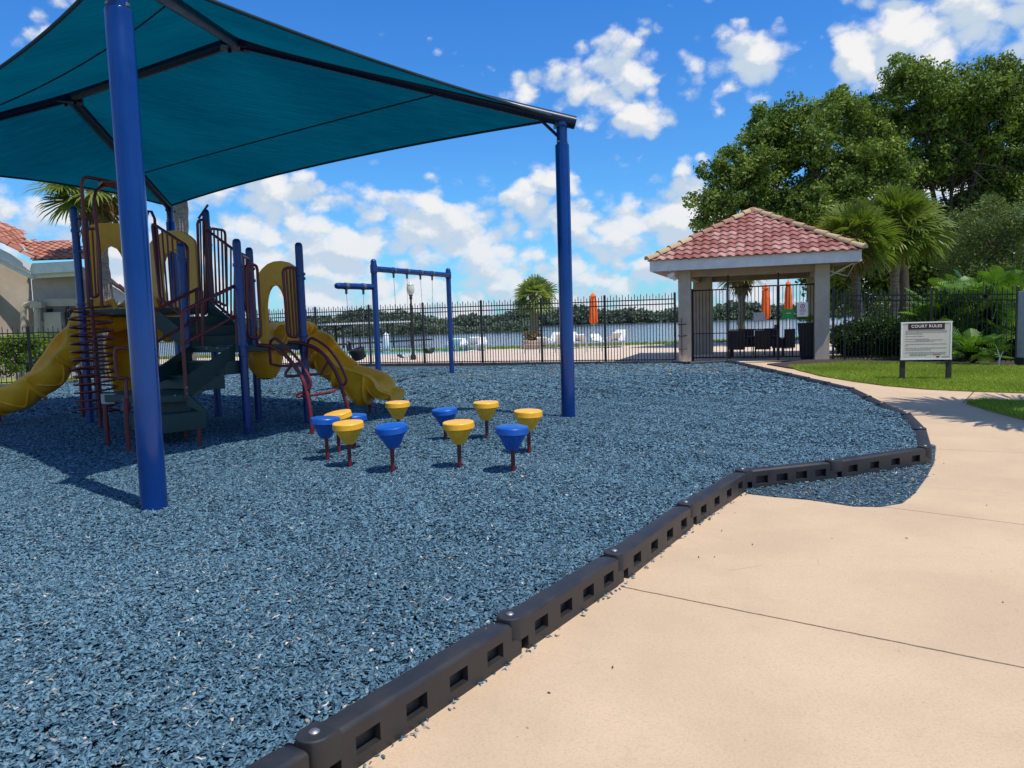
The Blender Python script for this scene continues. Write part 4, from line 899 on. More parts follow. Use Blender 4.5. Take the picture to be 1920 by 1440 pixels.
# ------------------------------------------------------------------ climbing frame
PF = thing('climbing_frame', 'climbing frame with blue posts, green decks, red rails and yellow slides under the canopy', 'climbing frame', (-5.2, 12.2, 0))
def A3(p, z): return np.array([p[0], p[1], z])
pa, pbp, pc_, pd_, pe, pf = [np.array(q) for q in ((-7.38, 12.84), (-4.05, 11.20), (-4.36, 12.62), (-3.38, 12.11), (-5.19, 11.9), (-5.35, 13.37))]
ph = np.array([-6.22, 12.62]); pg1 = D(166, 500, 13.9)[:2]; pg2 = D(262, 500, 14.7)[:2]
ZL, ZH = 1.33, 2.0
def post(p, top, r=.062):
    b = MB(); b.lathe([(r, -.05), (r, top - .07), (r * .9, top - .03), (r * .55, top - .004), (.006, top)], (p[0], p[1], 0), 20); o = b.build('post', 'play_blue', PF); return o
def clamps(p, zs, r=.072):
    b = MB()
    for z in zs: b.lathe([(r, z - .025), (r + .004, z), (r, z + .025)], (p[0], p[1], 0), 16); b.box((p[0] + r, p[1] - .02, z), (.03, .03, .04)); b.build('clamp', 'play_blue', PF); b = MB()
for p, tp, zs in ((pa, 3.76, (3.35, 3.0, 2.1)), (pbp, 2.94, (2.55, 2.2, 1.35, 1.2)), (pc_, 2.96, (2.6, 2.4)), (pd_, 2.96, (2.45, 2.38, 1.45, 1.2)), (pe, 2.98, (2.75, 2.2)), (pf, 3.73, (3.4, 3.1)), (ph, 3.73, (3.3,)), (pg1, 3.73, (3.3,)), (pg2, 3.73, (3.3,))):
    post(p, tp); clamps(p, zs)
def deck(poly, z, name='deck', th=.07, m='deck_green'):
    b = MB(); P = [tuple(p[:2]) for p in poly]
    ar = sum(P[i][0] * P[(i + 1) % len(P)][1] - P[(i + 1) % len(P)][0] * P[i][1] for i in range(len(P)))
    if ar < 0: P = P[::-1]
    b.prism(P, z - th, z); return b.build(name, m, PF, sharp=20, bevel=.008)
def shrink(poly, k): c = np.mean(np.array([p[:2] for p in poly]), 0); return [c + (np.array(p[:2]) - c) * k for p in poly]
deck(shrink([pa, ph, pf, pg2, pg1], .97), ZH, th=.10); deck(shrink([pe, pbp, pc_], .93), ZL, th=.09); deck(shrink([pbp, pd_, pc_], .93), ZL, th=.09)
# upper stair e-c up to h-f
def stair(a0, a1, b0, b1, z0, z1, n, name):
    """treads between edge a0-a1 (low) and b0-b1 (high)"""
    b = MB()
    for k in range(n):
        f0, f1 = k / n, (k + 1) / n; z = z0 + (z1 - z0) * (k + 1) / (n + 1)
        q = [a0 + (b0 - a0) * f0, a1 + (b1 - a1) * f0, a1 + (b1 - a1) * f1, a0 + (b0 - a0) * f1]
        ar = sum(q[i][0] * q[(i + 1) % 4][1] - q[(i + 1) % 4][0] * q[i][1] for i in range(4)); q = q if ar > 0 else q[::-1]
        b.prism([tuple(p) for p in q], z - (z1 - z0) / (n + 1), z)
    b.build(name, 'deck_green', PF, sharp=20, bevel=.006)
    for s0, s1 in ((a0, b0), (a1, b1)):
        d = unit(s1 - s0); nn = np.array([-d[1], d[0]]) * .015; m_ = MB()
        q = [s0 - nn, s1 - nn, s1 + nn, s0 + nn]; lo = [z0 - .12, z1 - .22, z1 - .22, z0 - .12]; hi = [z0 + .16, z1 + .12, z1 + .12, z0 + .16]
        m_.prism([tuple(p) for p in q], lo, hi); m_.build('stringer', 'deck_green', PF, sharp=20)
stair(pe + (pc_ - pe) * .06, pc_ - (pc_ - pe) * .06, ph + (pf - ph) * .06, pf - (pf - ph) * .06, ZL, ZH, 3, 'upper_stair')
# lower stair from e-b down towards the lower left
dn = unit(np.array([-.53, -.85])); eL = pe + (pbp - pe) * .05; eR = pbp - (pbp - pe) * .05
st = MB(); run = .30
for k, z in enumerate((1.12, .92)):
    q = [eL + dn * run * k, eL + dn * run * (k + 1), eR + dn * run * (k + 1), eR + dn * run * k]; st.prism([tuple(p) for p in q], z - .20, z)
    st.prism([tuple(p) for p in (eL + dn * run * (k + 1) - dn * .02, eL + dn * run * (k + 1.05), eR + dn * run * (k + 1.05), eR + dn * run * (k + 1) - dn * .02)], z - .03, z + .006)
q = [eL + dn * .6, eL + dn * 1.05 - unit(pbp - pe) * .9, eL + dn * 1.3 - unit(pbp - pe) * .9, eL + dn * 1.25, eR + dn * 1.05, eR + dn * .6]
st.build('lower_stair', 'deck_green', PF, sharp=20, bevel=.008)
pl = [G(352, 741, .70), G(300, 744, .70), G(196, 742, .70), G(192, 735, .72), G(262, 728, .72), G(300, 724, .74), G(392, 716, .72)]
deck([p for p in pl], .71, 'stair_platform', th=.10)
b = MB(); b.hull8([G(190, 757, .58), G(215, 757, .58), G(215, 750, .58) + (0, .06, 0), G(190, 750, .58) + (0, .06, 0), G(190, 757, .58) + (0, 0, .14), G(215, 757, .58) + (0, 0, .14), G(215, 757, .58) + (0, .1, .14), G(190, 757, .58) + (0, .1, .14)])
b.build('platform_end', 'grey_metal', PF, sharp=20)
b2 = [G(386, 770, .46), G(300, 779, .46), G(246, 774, .46), G(262, 752, .46), G(362, 745, .46)]
b = MB(); P = [tuple(p[:2]) for p in b2][::-1]; ar = sum(P[i][0] * P[(i + 1) % 5][1] - P[(i + 1) % 5][0] * P[i][1] for i in range(5)); P = P if ar > 0 else P[::-1]
b.prism(P, .20, .46); b.build('bottom_step', 'deck_green', PF, sharp=20, bevel=.012)
b = MB(); P = [tuple(p[:2]) for p in shrink([G(354, 752, .60), G(290, 757, .60), G(262, 750, .60), G(290, 735, .6), G(362, 735, .60)], 1.0)]; ar = sum(P[i][0] * P[(i + 1) % 5][1] - P[(i + 1) % 5][0] * P[i][1] for i in range(5)); P = P if ar > 0 else P[::-1]
b.prism(P, .44, .70); b.build('middle_step', 'deck_green', PF, sharp=20, bevel=.01)
def plate3(pts, th, name, m='deck_green'):
    P = [np.array(p, float) for p in pts]; n = unit(np.cross(P[1] - P[0], P[2] - P[0])) * th / 2; k = len(P)
    b = MB(); b.add([p - n for p in P] + [p + n for p in P], [tuple(range(k))[::-1], tuple(range(k, 2 * k))] + [(i, (i + 1) % k, k + (i + 1) % k, k + i) for i in range(k)]); return b.build(name, m, PF, sharp=20)
sb = D(440, 646, 11.17); s0_ = D(352, 703, 10.25); s1_ = D(352, 748, 10.25); s2_ = D(440, 686, 11.17)
plate3([s0_, sb, D(440, 675, 11.17), D(420, 690, 11.0), s1_], .03, 'stringer')
lsb = [D(358, 648, 11.85), D(296, 690, 11.0), D(292, 720, 11.0), D(358, 690, 11.85)]; plate3(lsb, .03, 'stringer')
plate3([D(352, 738, 10.15), D(386, 768, 9.95), D(386, 775, 9.95), D(352, 760, 10.15)], .03, 'stringer')
for px, py, tp in ((375, 838, .25), (350, 822, .25), (203, 838, .60), (242, 848, .72)):
    g = G(px, py); b = MB(); b.lathe([(.030, -.04), (.030, tp)], (g[0], g[1], 0), 12); b.build('leg', 'red_paint', PF)
b = MB()
for px, py, Y in ((352, 726, 10.2), (353, 738, 10.2), (330, 741, 10.2), (233, 748, 10.0), (234, 756, 10.0), (389, 653, 11.5), (409, 652, 11.4), (429, 653, 11.3)): b.lathe([(.012, -.008), (.012, .008)], D(px, py, Y) - np.array([0, .03, 0]), 8, (PI / 2, 0))
b.build('bolt', 'bolt_metal', PF)
# red tube work.  every item is one bent bar: list of (px, py, distance)
RT_ = .024
def bar(name, pts, r=RT_, sm=0, m='red_paint'):
    b = MB(); b.tube([D(*p) for p in pts], r, 10, smooth_path=sm); return b.build(name, m, PF, sharp=60)
def loop_panel(name, q, n, drop=.06, r=.024, pr=.016, bot=True):
    """q: four 3-D corners bl, br, tr, tl; bent frame with n upright bars"""
    bl, br, tr, tl = [np.array(x, float) for x in q]; b = MB()
    def rnd(a, c, e): return [c + (a - c) * (.07 / max(.1, np.linalg.norm(a - c))), c + (a - c) * .02 / max(.1, np.linalg.norm(a - c)) + (e - c) * .02 / max(.1, np.linalg.norm(e - c)), c + (e - c) * (.07 / max(.1, np.linalg.norm(e - c)))]
    pts = [(bl + tl) / 2] + rnd(bl, tl, tr) + rnd(tl, tr, br) + rnd(tr, br, bl) + rnd(br, bl, tl) + [(bl + tl) / 2]
    b.tube(pts, r, 10, cap=False)
    for k in range(1, n + 1): f = k / (n + 1); b.tube([bl + (br - bl) * f, tl + (tr - tl) * f], pr, 8)
    return b.build(name, 'red_paint', PF, sharp=60)
# stair rails with pickets (upper flight)
loop_panel('stair_rail', [D(300, 560, 12.3), D(353, 600, 11.95), D(352, 462, 11.95), D(285, 418, 12.55)], 6)
loop_panel('stair_rail', [D(394, 560, 13.2), D(440, 600, 12.7), D(441, 470, 12.7), D(386, 430, 13.3)], 6)
bar('rail_end', [(466, 482, 12.62), (440, 470, 12.7)]); 
# high deck: front guard between posts, panels by post a, hooded loops at the spiral
loop_panel('guard_rail', [D(168, 558, 12.9), D(186, 556, 12.85), D(182, 428, 12.85), D(155, 430, 12.9)], 2)
loop_panel('guard_rail', [D(376, 590, 13.3), D(388, 590, 13.3), D(386, 412, 13.3), D(370, 412, 13.3)], 2)
loop_panel('guard_rail', [D(398, 560, 13.5), D(426, 575, 13.9), D(422, 432, 13.9), D(394, 428, 13.5)], 3)
bar('rail_end', [(142, 410, 12.84), (182, 412, 12.9)], .02); bar('rail_end', [(390, 384, 13.37), (372, 410, 13.3)], .02)
bar('guard_rail', [(272, 570, 12.7), (275, 405, 12.7), (278, 396, 12.7), (284, 397, 12.7), (290, 410, 12.6), (301, 570, 12.3)])
# handrails of the lower flight
bar('handrail', [(440, 536, 11.2), (356, 577, 10.35), (344, 583, 10.22), (341, 592, 10.2), (343, 640, 10.2), (350, 746, 10.2)], .026)
bar('handrail', [(440, 593, 11.2), (345, 644, 10.22)], .022); bar('handrail', [(371, 541, 11.95), (290, 583, 11.0)], .024); bar('handrail', [(372, 596, 11.95), (292, 642, 11.0)], .022)
bar('handrail', [(368, 541, 11.95), (371, 640, 11.95)], .026); bar('handrail', [(378, 545, 11.9), (381, 648, 11.9)], .026); bar('handrail', [(441, 532, 11.2), (445, 645, 11.2)], .026)
bar('handrail', [(290, 583, 11.0), (296, 700, 11.0)], .024)
bar('handle_loop', [(243, 712, 10.05), (248, 700, 10.05), (247, 665, 10.05), (240, 654, 10.05), (222, 653, 10.05), (216, 662, 10.05), (219, 700, 10.05), (224, 709, 10.05), (240, 710, 10.05), (236, 716, 10.02), (239, 760, 9.98)], .024, 2)
# low deck guards either side of the arch climber
loop_panel('guard_rail', [D(466, 634, 11.3), D(490, 633, 11.6), D(482, 497, 11.6), D(460, 496, 11.3)], 1)
loop_panel('guard_rail', [D(540, 632, 12.0), D(563, 631, 12.1), D(556, 501, 12.1), D(530, 503, 12.0)], 3)
loop_panel('guard_rail', [D(455, 560, 11.6), D(468, 600, 12.3), D(466, 485, 12.5), D(452, 478, 11.6)], 2)
# hooped rails over the spiral
bar('hoop', [(166, 575, 11.8), (160, 460, 11.8), (153, 345, 11.8), (156, 334, 11.8), (164, 332, 11.8), (200, 339, 12.1), (222, 345, 12.3)], .026)
bar('hoop', [(191, 575, 11.9), (186, 470, 11.9), (176, 375, 11.9), (180, 358, 11.95), (192, 349, 12.1), (206, 348, 12.3), (218, 352, 12.4), (228, 362, 12.5), (231, 380, 12.6), (240, 500, 12.7)], .026)
b = MB(); c = D(203, 344, 12.1); b.box(c, (.22, .3, .05), .7); b.build('hoop_joint', 'red_paint', PF, bevel=.01)
# spiral climber
gb = G(190, 806); sp_c = np.array([gb[0], gb[1]]); b = MB(); b.tube([A3(sp_c, -.04), A3(sp_c, 2.15)], .03, 12); b.build('spiral_pole', 'red_paint', PF)
NT_ = 13; pts = []
for k in range(NT_ * 20 + 1):
    th = 2 * PI * k / 20 + .6; z = .30 + (2.04 - .30) * k / (NT_ * 20); pts.append((sp_c[0] - .03 + .31 * math.cos(th), sp_c[1] + .31 * math.sin(th), z))
b = MB(); b.tube([(sp_c[0], sp_c[1], .30), pts[0]] + pts + [(sp_c[0] + .1, sp_c[1] + .3, 2.06)], .017, 8); b.build('spiral_rung', 'red_paint', PF, sharp=70)
# arch climber
def lerpY(pts): return pts
ARL = [(482, 647, 11.3), (498, 648, 11.15), (516, 652, 11.05), (535, 666, 10.95), (552, 686, 10.88), (566, 708, 10.84), (575, 735, 10.82), (582, 775, 10.8), (586, 822, 10.8)]
ARR = [(541, 642, 12.0), (560, 643, 11.9), (584, 649, 11.8), (604, 662, 11.72), (621, 683, 11.68), (636, 712, 11.66), (645, 742, 11.65), (652, 765, 11.65), (656, 797, 11.65)]
bar('arch_rail', ARL, .031, 4); bar('arch_rail', ARR, .031, 4)
bar('arch_handrail', [(508, 683, 11.2), (506, 660, 11.15), (507, 642, 11.1), (512, 636, 11.05), (520, 637, 11.0), (548, 662, 10.9), (567, 685, 10.85), (581, 710, 10.82), (582, 720, 10.82), (579, 729, 10.82), (574, 730, 10.82)], .022, 3)
bar('arch_handrail', [(575, 672, 12.0), (577, 645, 11.95), (581, 635, 11.9), (590, 636, 11.85), (613, 651, 11.75), (634, 677, 11.7), (647, 704, 11.67), (649, 715, 11.66), (644, 722, 11.66), (637, 718, 11.66)], .022, 3)
bar('rung', [(508, 683, 11.2), (530, 686, 11.2), (556, 682, 11.3), (575, 674, 11.5), (577, 660, 11.7)], .021, 3)
bar('rung', [(549, 682, 11.0), (537, 697, 11.0), (536, 704, 11.0), (541, 706, 11.02), (570, 703, 11.15), (598, 701, 11.4), (604, 697, 11.5), (614, 680, 11.68)], .021, 3)
bar('rung', [(578, 734, 10.85), (560, 738, 10.85), (557, 743, 10.85), (570, 743, 10.9), (620, 735, 11.3), (628, 731, 11.4), (641, 722, 11.65)], .021, 3)
# --- yellow panels with arched openings
def arch_panel(name, a, c, z0, z1, hole, hz0, hz1, th=.05, lean=0, top='arch'):
    """flat board from plan point a to c; opening hole=(f0,f1) between hz0..hz1 with a round head"""
    a, c = np.array(a, float), np.array(c, float); L = np.linalg.norm(c - a); d = (c - a) / L; n = np.array([-d[1], d[0]]) * th
    K = 40
    def outer(f):      # top profile
        if top == 'arch': return z1 - (z1 - z0) * .16 * (abs(2 * f - 1) ** 2.4)
        return z1 - .10 * (2 * f - 1) ** 4
    # ring of outer and inner points matched by angle
    cx, cz = .5 * (hole[0] + hole[1]) * L, (hz0 + hz1) / 2; out, inn = [], []
    for k in range(K):
        th_ = 2 * PI * k / K; ux, uz = math.cos(th_), math.sin(th_)
        rx, rz = (hole[1] - hole[0]) / 2 * L, (hz1 - hz0) / 2
        p = 3.0 if uz < 0 else 2.1
        s = (abs(ux / rx) ** p + abs(uz / rz) ** p) ** (-1 / p); inn.append((cx + ux * s, cz + uz * s))
        lo, hi = 0, 6
        for _ in range(26):
            m_ = (lo + hi) / 2; X_, Z_ = cx + ux * m_, cz + uz * m_
            if 0 <= X_ <= L and z0 <= Z_ <= outer(X_ / L): lo = m_
            else: hi = m_
        out.append((cx + ux * lo, cz + uz * lo))
    b = MB()
    def W(p, s): q = a + d * p[0]; return (q[0] + n[0] * s, q[1] + n[1] * s, p[1])
    rim = [(cx + (x - cx) * 1.09, cz + (z - cz) * 1.07) for x, z in inn]
    V = [W(p, 0) for p in out] + [W(p, 0) for p in rim] + [W(p, -.5) for p in rim] + [W(p, -.5) for p in inn] + [W(p, 1) for p in inn] + [W(p, 1) for p in out]
    Fc = []
    for r_ in range(5): Fc += [(r_ * K + i, r_ * K + (i + 1) % K, (r_ + 1) * K + (i + 1) % K, (r_ + 1) * K + i) for i in range(K)]
    Fc += [(5 * K + i, 5 * K + (i + 1) % K, (i + 1) % K, i) for i in range(K)]
    b.add(V, Fc); return b.build(name, 'yellow_plastic', PF, sharp=40)
arch_panel('slide_panel', D(168, 500, 13.6)[:2], D(252, 500, 13.9)[:2], ZH - .12, zat(210, 418, 13.75), (.22, .80), ZH - .0, zat(205, 461, 13.7), top='flat')
arch_panel('slide_panel', D(278, 500, 14.2)[:2], D(368, 500, 13.5)[:2], ZH - .12, zat(320, 432, 13.8), (.28, .76), ZH + .05, zat(320, 470, 13.8), top='arch')
arch_panel('slide_panel', D(484, 560, 12.5)[:2], D(566, 560, 12.22)[:2], ZL - .05, zat(524, 489, 12.35), (.17, .64), ZL + .02, zat(518, 534, 12.35), top='arch')
# --- slides
def chute(name, path, width, depth, rib=0., th=.035, m='yellow_plastic', widen=None, scallop=0, sm=22, belly=None, twist=None):
    """path: 3-D points along the chute floor"""
    P = catmull([np.array(p, float) for p in path], sm); n = len(P); b = MB(); rows = []
    Ls = np.concatenate([[0], np.cumsum([np.linalg.norm(P[i + 1] - P[i]) for i in range(n - 1)])]); Lt = Ls[-1]
    for i in range(n):
        tg = unit(P[min(i + 1, n - 1)] - P[max(i - 1, 0)]); sd = unit(np.cross(tg, (0, 0, 1))); up = np.cross(sd, tg); u = Ls[i] / Lt
        w = width * (widen(u) if widen else 1); d = depth(u) if callable(depth) else depth
        if twist: a_ = twist(u); sd, up = sd * math.cos(a_) + up * math.sin(a_), up * math.cos(a_) - sd * math.sin(a_)
        row = []; K = 10
        ph_ = abs(math.sin(PI * Ls[i] / scallop)) if scallop else 0; rb_ = rib * ph_ ** .7 * .6 + (.05 * math.exp(-(ph_ / .16) ** 2) if scallop else 0)
        for k in range(K + 1):                         # inner surface, left lip to right lip
            a = PI * k / K; row.append(P[i] + sd * (w * math.cos(a)) * (1.0 if 0 < k < K else 1.02) + up * (d * (1 - math.sin(a) ** .8)))
        lipw = .045
        row += [P[i] - sd * (w + lipw) + up * (d + .012), P[i] - sd * (w + lipw + .02) + up * (d - .03)]
        o = []
        bl = belly(u) if belly else 0
        for k in range(K, -1, -1):                     # outer surface back
            a = PI * k / K; o.append(P[i] + sd * ((w + th + rb_ * .5) * math.cos(a)) + up * (d * (1 - math.sin(a) ** .8) * .9 - (th + rb_ + bl * 1.) * (math.sin(a) ** .7) - .03))
        row += o + [P[i] + sd * (w + lipw + .02) + up * (d - .03), P[i] + sd * (w + lipw) + up * (d + .012)]
        row.append(row[0]); rows.append(row)
    b.grid(rows)
    if scallop:
        q = scallop
        while q < Lt - .2:
            i = int(np.argmin(abs(Ls - q))); b.tube([p + (0, 0, -.004) for p in rows[i][13:24]], .032, 6)
            i2 = int(np.argmin(abs(Ls - (q + scallop * .12)))); i3 = int(np.argmin(abs(Ls - (q + scallop * .5)))); i4 = int(np.argmin(abs(Ls - (q + scallop * .88))))
            if i4 < n - 2:
                for sgn in ((15, 16, 14), (21, 20, 22)): b.tube([rows[i2][sgn[2]], rows[int((i2 + i3) / 2)][sgn[0]], rows[i3][sgn[1]], rows[int((i3 + i4) / 2)][sgn[0]], rows[i4][sgn[2]]], .022, 6, smooth_path=4)
            q += scallop
    for e in (0, n - 1): b.add(rows[e][:-1], [tuple(range(len(rows[e]) - 1)) if e else tuple(range(len(rows[e]) - 1))[::-1]])
    return b.build(name, m, PF, sharp=50)
# left wavy slide
chute('slide', [D(212, 590, 13.5), D(185, 606, 13.5), D(158, 640, 13.4), D(128, 685, 13.2), D(94, 722, 13.0), D(55, 748, 12.85), D(10, 764, 12.7), D(-60, 772, 12.6)], .30, .36, .12, scallop=.62)
g = G(0, 792); b = MB(); b.tube([A3(g, -.03), A3(g, .3)], .03, 8); b.build('leg', 'red_paint', PF)
bar('slide_support', [(130, 694, 12.9), (143, 694, 12.9), (150, 702, 12.9), (153, 730, 12.9), (156, 782, 12.9)], .035, 3)
# second slide, curling down under the high deck
chute('slide', [D(322, 585, 14.1), D(300, 592, 14.4), D(272, 608, 14.4), D(249, 640, 14.1), D(238, 680, 13.6), D(244, 718, 13.1), D(252, 745, 12.7)], .27, .30, .07, scallop=.5)
g = G(243, 772); b = MB(); b.tube([A3(g, -.03), A3(g, .3)], .03, 8); b.build('leg', 'red_paint', PF)
b = MB()   # moulded hoods where the riders sit down
def hood(px0, px1, pyt, pyb, Y, name='slide_hood'):
    a = D(px0, pyb, Y); c = D(px1, pyb, Y); top = D((px0 + px1) / 2, pyt, Y); b = MB(); rows = []
    for i in range(9):
        u = i / 8; w = math.sin(PI * u) ** .5 if 0 < u < 1 else 0; row = []
        for j in range(6):
            v = j / 5; p = a + (c - a) * u; p = p + (0, 0, (top[2] - a[2]) * w * v); p = p + np.array([0, .32 * math.sin(v * PI / 2), 0]); row.append(p)
        rows.append(row)
    b.grid(rows); o = b.build(name, 'yellow_plastic', PF, sharp=60); md = o.modifiers.new('thickness', 'SOLIDIFY'); md.thickness = .03; return o
hood(214, 262, 540, 574, 14.0); hood(500, 541, 608, 645, 12.6)
# right slide: leaves the low deck behind the panel, curls right and runs out in a hump
chute('slide', [D(522, 655, 12.55), D(545, 640, 12.9), D(572, 648, 13.1), D(594, 676, 13.0), D(620, 702, 12.9), D(650, 716, 12.8), D(680, 718, 12.75), D(704, 722, 12.7), D(722, 738, 12.65), D(746, 741, 12.6)], .27, lambda u: .34 - .28 * max(0, (u - .55) / .45) ** 1.2, .05, scallop=.55,
      belly=lambda u: .33 * math.exp(-((u - .74) / .09) ** 2))
g = G(694, 776); b = MB(); b.tube([A3(g, -.03), A3(g, .4)], .03, 8); b.build('leg', 'red_paint', PF)
b = MB(); c = D(497, 672, 12.7); b.lathe([(.06, -.36), (.16, -.33), (.27, -.15), (.30, .08), (.26, .2), (.05, .24)], c, 20); b.build('slide_underside', 'yellow_plastic', PF)
b = MB(); c = D(315, 625, 13.9); b.lathe([(.05, -.16), (.12, -.12), (.24, .0), (.26, .1), (.2, .18)], c, 20); b.build('slide_underside', 'yellow_plastic', PF)
b = MB(); c = D(218, 602, 13.7); b.lathe([(.05, -.2), (.15, -.16), (.28, -.04), (.32, .06), (.2, .14)], c, 20); b.build('slide_underside', 'yellow_plastic', PF)
# ================================================================== PLANTS
def unitv(V): return V / (np.linalg.norm(V, axis=-1, keepdims=True) + 1e-9)
def leaf_quads(C, size, up_bias=.5, aspect=.55, nrm=None):
    n = len(C); N = unitv(rng.normal(0, 1, (n, 3)) + np.array([0, 0, up_bias]) + (nrm if nrm is not None else 0)); A = unitv(np.cross(N, rng.normal(0, 1, (n, 3)))); B = np.cross(N, A)
    s = (size * (.6 + rng.random(n) * .8))[:, None]; A = A * s; B = B * s * aspect
    return np.stack([C - A, C - B * 1. + A * .1, C + A, C + B + A * .1], 1)
def clump_cloud(centers, rad, per, size, flat=.8):
    k = len(centers); c = np.repeat(centers, per, 0); d = unitv(rng.normal(0, 1, (k * per, 3))); r = rng.random(k * per) ** .45
    R = np.repeat(rad, per)[:, None]; off = d * r[:, None] * R; off[:, 2] *= flat
    tw = np.repeat(rng.random(k), per) * .6 + rng.random(k * per) * .4
    return c + off, tw, d
def blob_surface(blobs, dens, shell=.72, noise_=.12, lobes=0):
    out = []
    if lobes:
        nb = []
        for (c, r) in blobs:
            r = np.array(r) * np.ones(3); k = int(lobes * (r[0] * r[2]) ** .5) + 4; d = unitv(rng.normal(0, 1, (k, 3))); rs = r.mean() * (.26 + .16 * rng.random(k))
            for j in range(k): nb.append((np.array(c) + d[j] * (r - rs[j] * .8) * (.8 + .25 * rng.random()), rs[j] * np.array([1.15, 1.15, .8])))
            nb.append((c, r * .55))
        blobs = nb
    for (c, r) in blobs:
        c = np.array(c); r = np.array(r) * np.ones(3); n = int(dens * (r[0] * r[2] * 4)); d = unitv(rng.normal(0, 1, (n, 3))); rr = shell + (1 - shell) * rng.random(n) ** .5
        bump = 1 + noise_ * np.sin(d[:, 0] * 5 + c[0]) * np.cos(d[:, 2] * 6 + c[1]) + rng.normal(0, noise_ * .7, n)
        out.append(c + d * r * (rr * bump)[:, None])
    return np.concatenate(out)
def limbs(b, base, targets, r0, fork, wob=.25):
    base = np.array(base, float); fork = np.array(fork, float)
    b.tube([base - (0, 0, .3), base + (fork - base) * .5 + rng.normal(0, .06, 3), fork], [r0 * 1.25, r0, r0 * .85], 12, smooth_path=4)
    for t_ in targets:
        t_ = np.array(t_, float); m1 = fork + (t_ - fork) * .35 + np.array([0, 0, .12 * np.linalg.norm(t_ - fork)]) + rng.normal(0, wob, 3); m2 = fork + (t_ - fork) * .72 + rng.normal(0, wob, 3)
        L = np.linalg.norm(t_ - fork); b.tube([fork - (0, 0, .1), m1, m2, t_], [r0 * .55, r0 * .35, r0 * .2, r0 * .07], 8, smooth_path=5)
        for k in range(5):
            q0 = m1 + (m2 - m1) * rng.random(); q1 = q0 + unitv(rng.normal(0, 1, 3) + np.array([0, 0, .5])) * L * .3
            b.tube([q0, (q0 + q1) / 2 + rng.normal(0, .1, 3), q1], [r0 * .14, r0 * .08, r0 * .03], 5, smooth_path=3)
def tree(name, label, base, blobs, dens, crad, per, lsize, m, r0, fork, ntar=7, cat='tree', group=None, trunkm='bark', shell=.6, flat=.8, lobes=0):
    t = thing(name, label, cat, base, group)
    C = blob_surface(blobs, dens, shell, lobes=lobes); C = C[C[:, 2] > base[2] + .15]; rad = crad * (.6 + rng.random(len(C)) * .8)
    L, tw, d = clump_cloud(C, rad, per, lsize, flat); ok = L[:, 2] > base[2] + .03; L, tw, d = L[ok], tw[ok], d[ok]
    fastmesh('crown', leaf_quads(L, lsize, .4, .5, d * .6), m, t, 4, tw, origin=t.location)
    if r0:
        b = MB(); idx = rng.choice(len(C), min(ntar, len(C)), False); tg = [np.array(c) for c, r in blobs] + [C[i] for i in idx[:ntar]]; limbs(b, base, tg, r0, fork); b.build('trunk', trunkm, t, sharp=60)
    return t
def B(px, py, Y, rpx, rpy=None, ry=None):
    rpy = rpy or rpx; k = Y / F; return (D(px, py, Y), (rpx * k, (ry or rpx) * k, rpy * k))
# the two big oaks
oak1 = [B(1398, 320, 37, 72, 75), B(1355, 395, 36.5, 58, 52), B(1345, 330, 37, 35, 35), B(1480, 260, 38, 85, 75), B(1520, 380, 38, 110, 80), B(1440, 440, 37, 85, 50), B(1560, 210, 39, 60, 50), B(1600, 330, 38, 90, 80), B(1580, 450, 39, 110, 55), B(1440, 235, 38, 50, 45)]
tree('oak_tree', 'large spreading oak behind the pavilion, its left crown edge against the sky', D(1706, 560, 38) * (1, 1, 0), oak1, 3.6, .50, 95, .095, 'oak_leaf', .30, D(1692, 500, 38), 7, lobes=7)
oak2 = [B(1690, 190, 40, 85, 75), B(1640, 250, 40, 70, 60), B(1700, 130, 40, 38, 32), B(1790, 200, 40, 80, 70), B(1870, 180, 40, 70, 60), B(1880, 280, 40, 80, 80), B(1780, 290, 41, 70, 60), B(1700, 310, 41, 85, 50), B(1930, 360, 40, 90, 70), B(1960, 200, 40, 80, 80), B(1850, 130, 40, 40, 30), B(1830, 380, 41, 70, 50)]
tree('oak_tree', 'tallest oak at the right, rising highest above the palms into the clouds', D(1775, 560, 40) * (1, 1, 0), oak2, 3.3, .52, 95, .10, 'oak_leaf', .26, D(1775, 520, 40), 5, lobes=7)
under = [B(1740, 480, 43, 120, 80), B(1600, 500, 43, 90, 60), B(1860, 480, 43, 90, 60), B(1560, 545, 43, 40, 30), B(1680, 555, 43, 90, 25), B(1800, 560, 43, 90, 35)]
tree('oak_tree', 'dark shaded oak foliage seen low between the palm trunks', D(1700, 580, 43) * (1, 1, 0), under, 4.5, 1.0, 90, .13, 'oak_leaf', .3, D(1690, 520, 43), 6)
ol = [B(1850, 430, 30, 70, 55), B(1900, 470, 30, 80, 60), B(1800, 490, 30.5, 50, 45), B(1850, 520, 30, 70, 40), B(1940, 410, 30, 60, 50)]
tree('olive_tree', 'round grey-green small tree at the right above the big-leaved shrub', D(1850, 640, 30) * (1, 1, 0), ol, 7, .5, 150, .05, 'olive_leaf', .14, D(1850, 560, 30), 8)

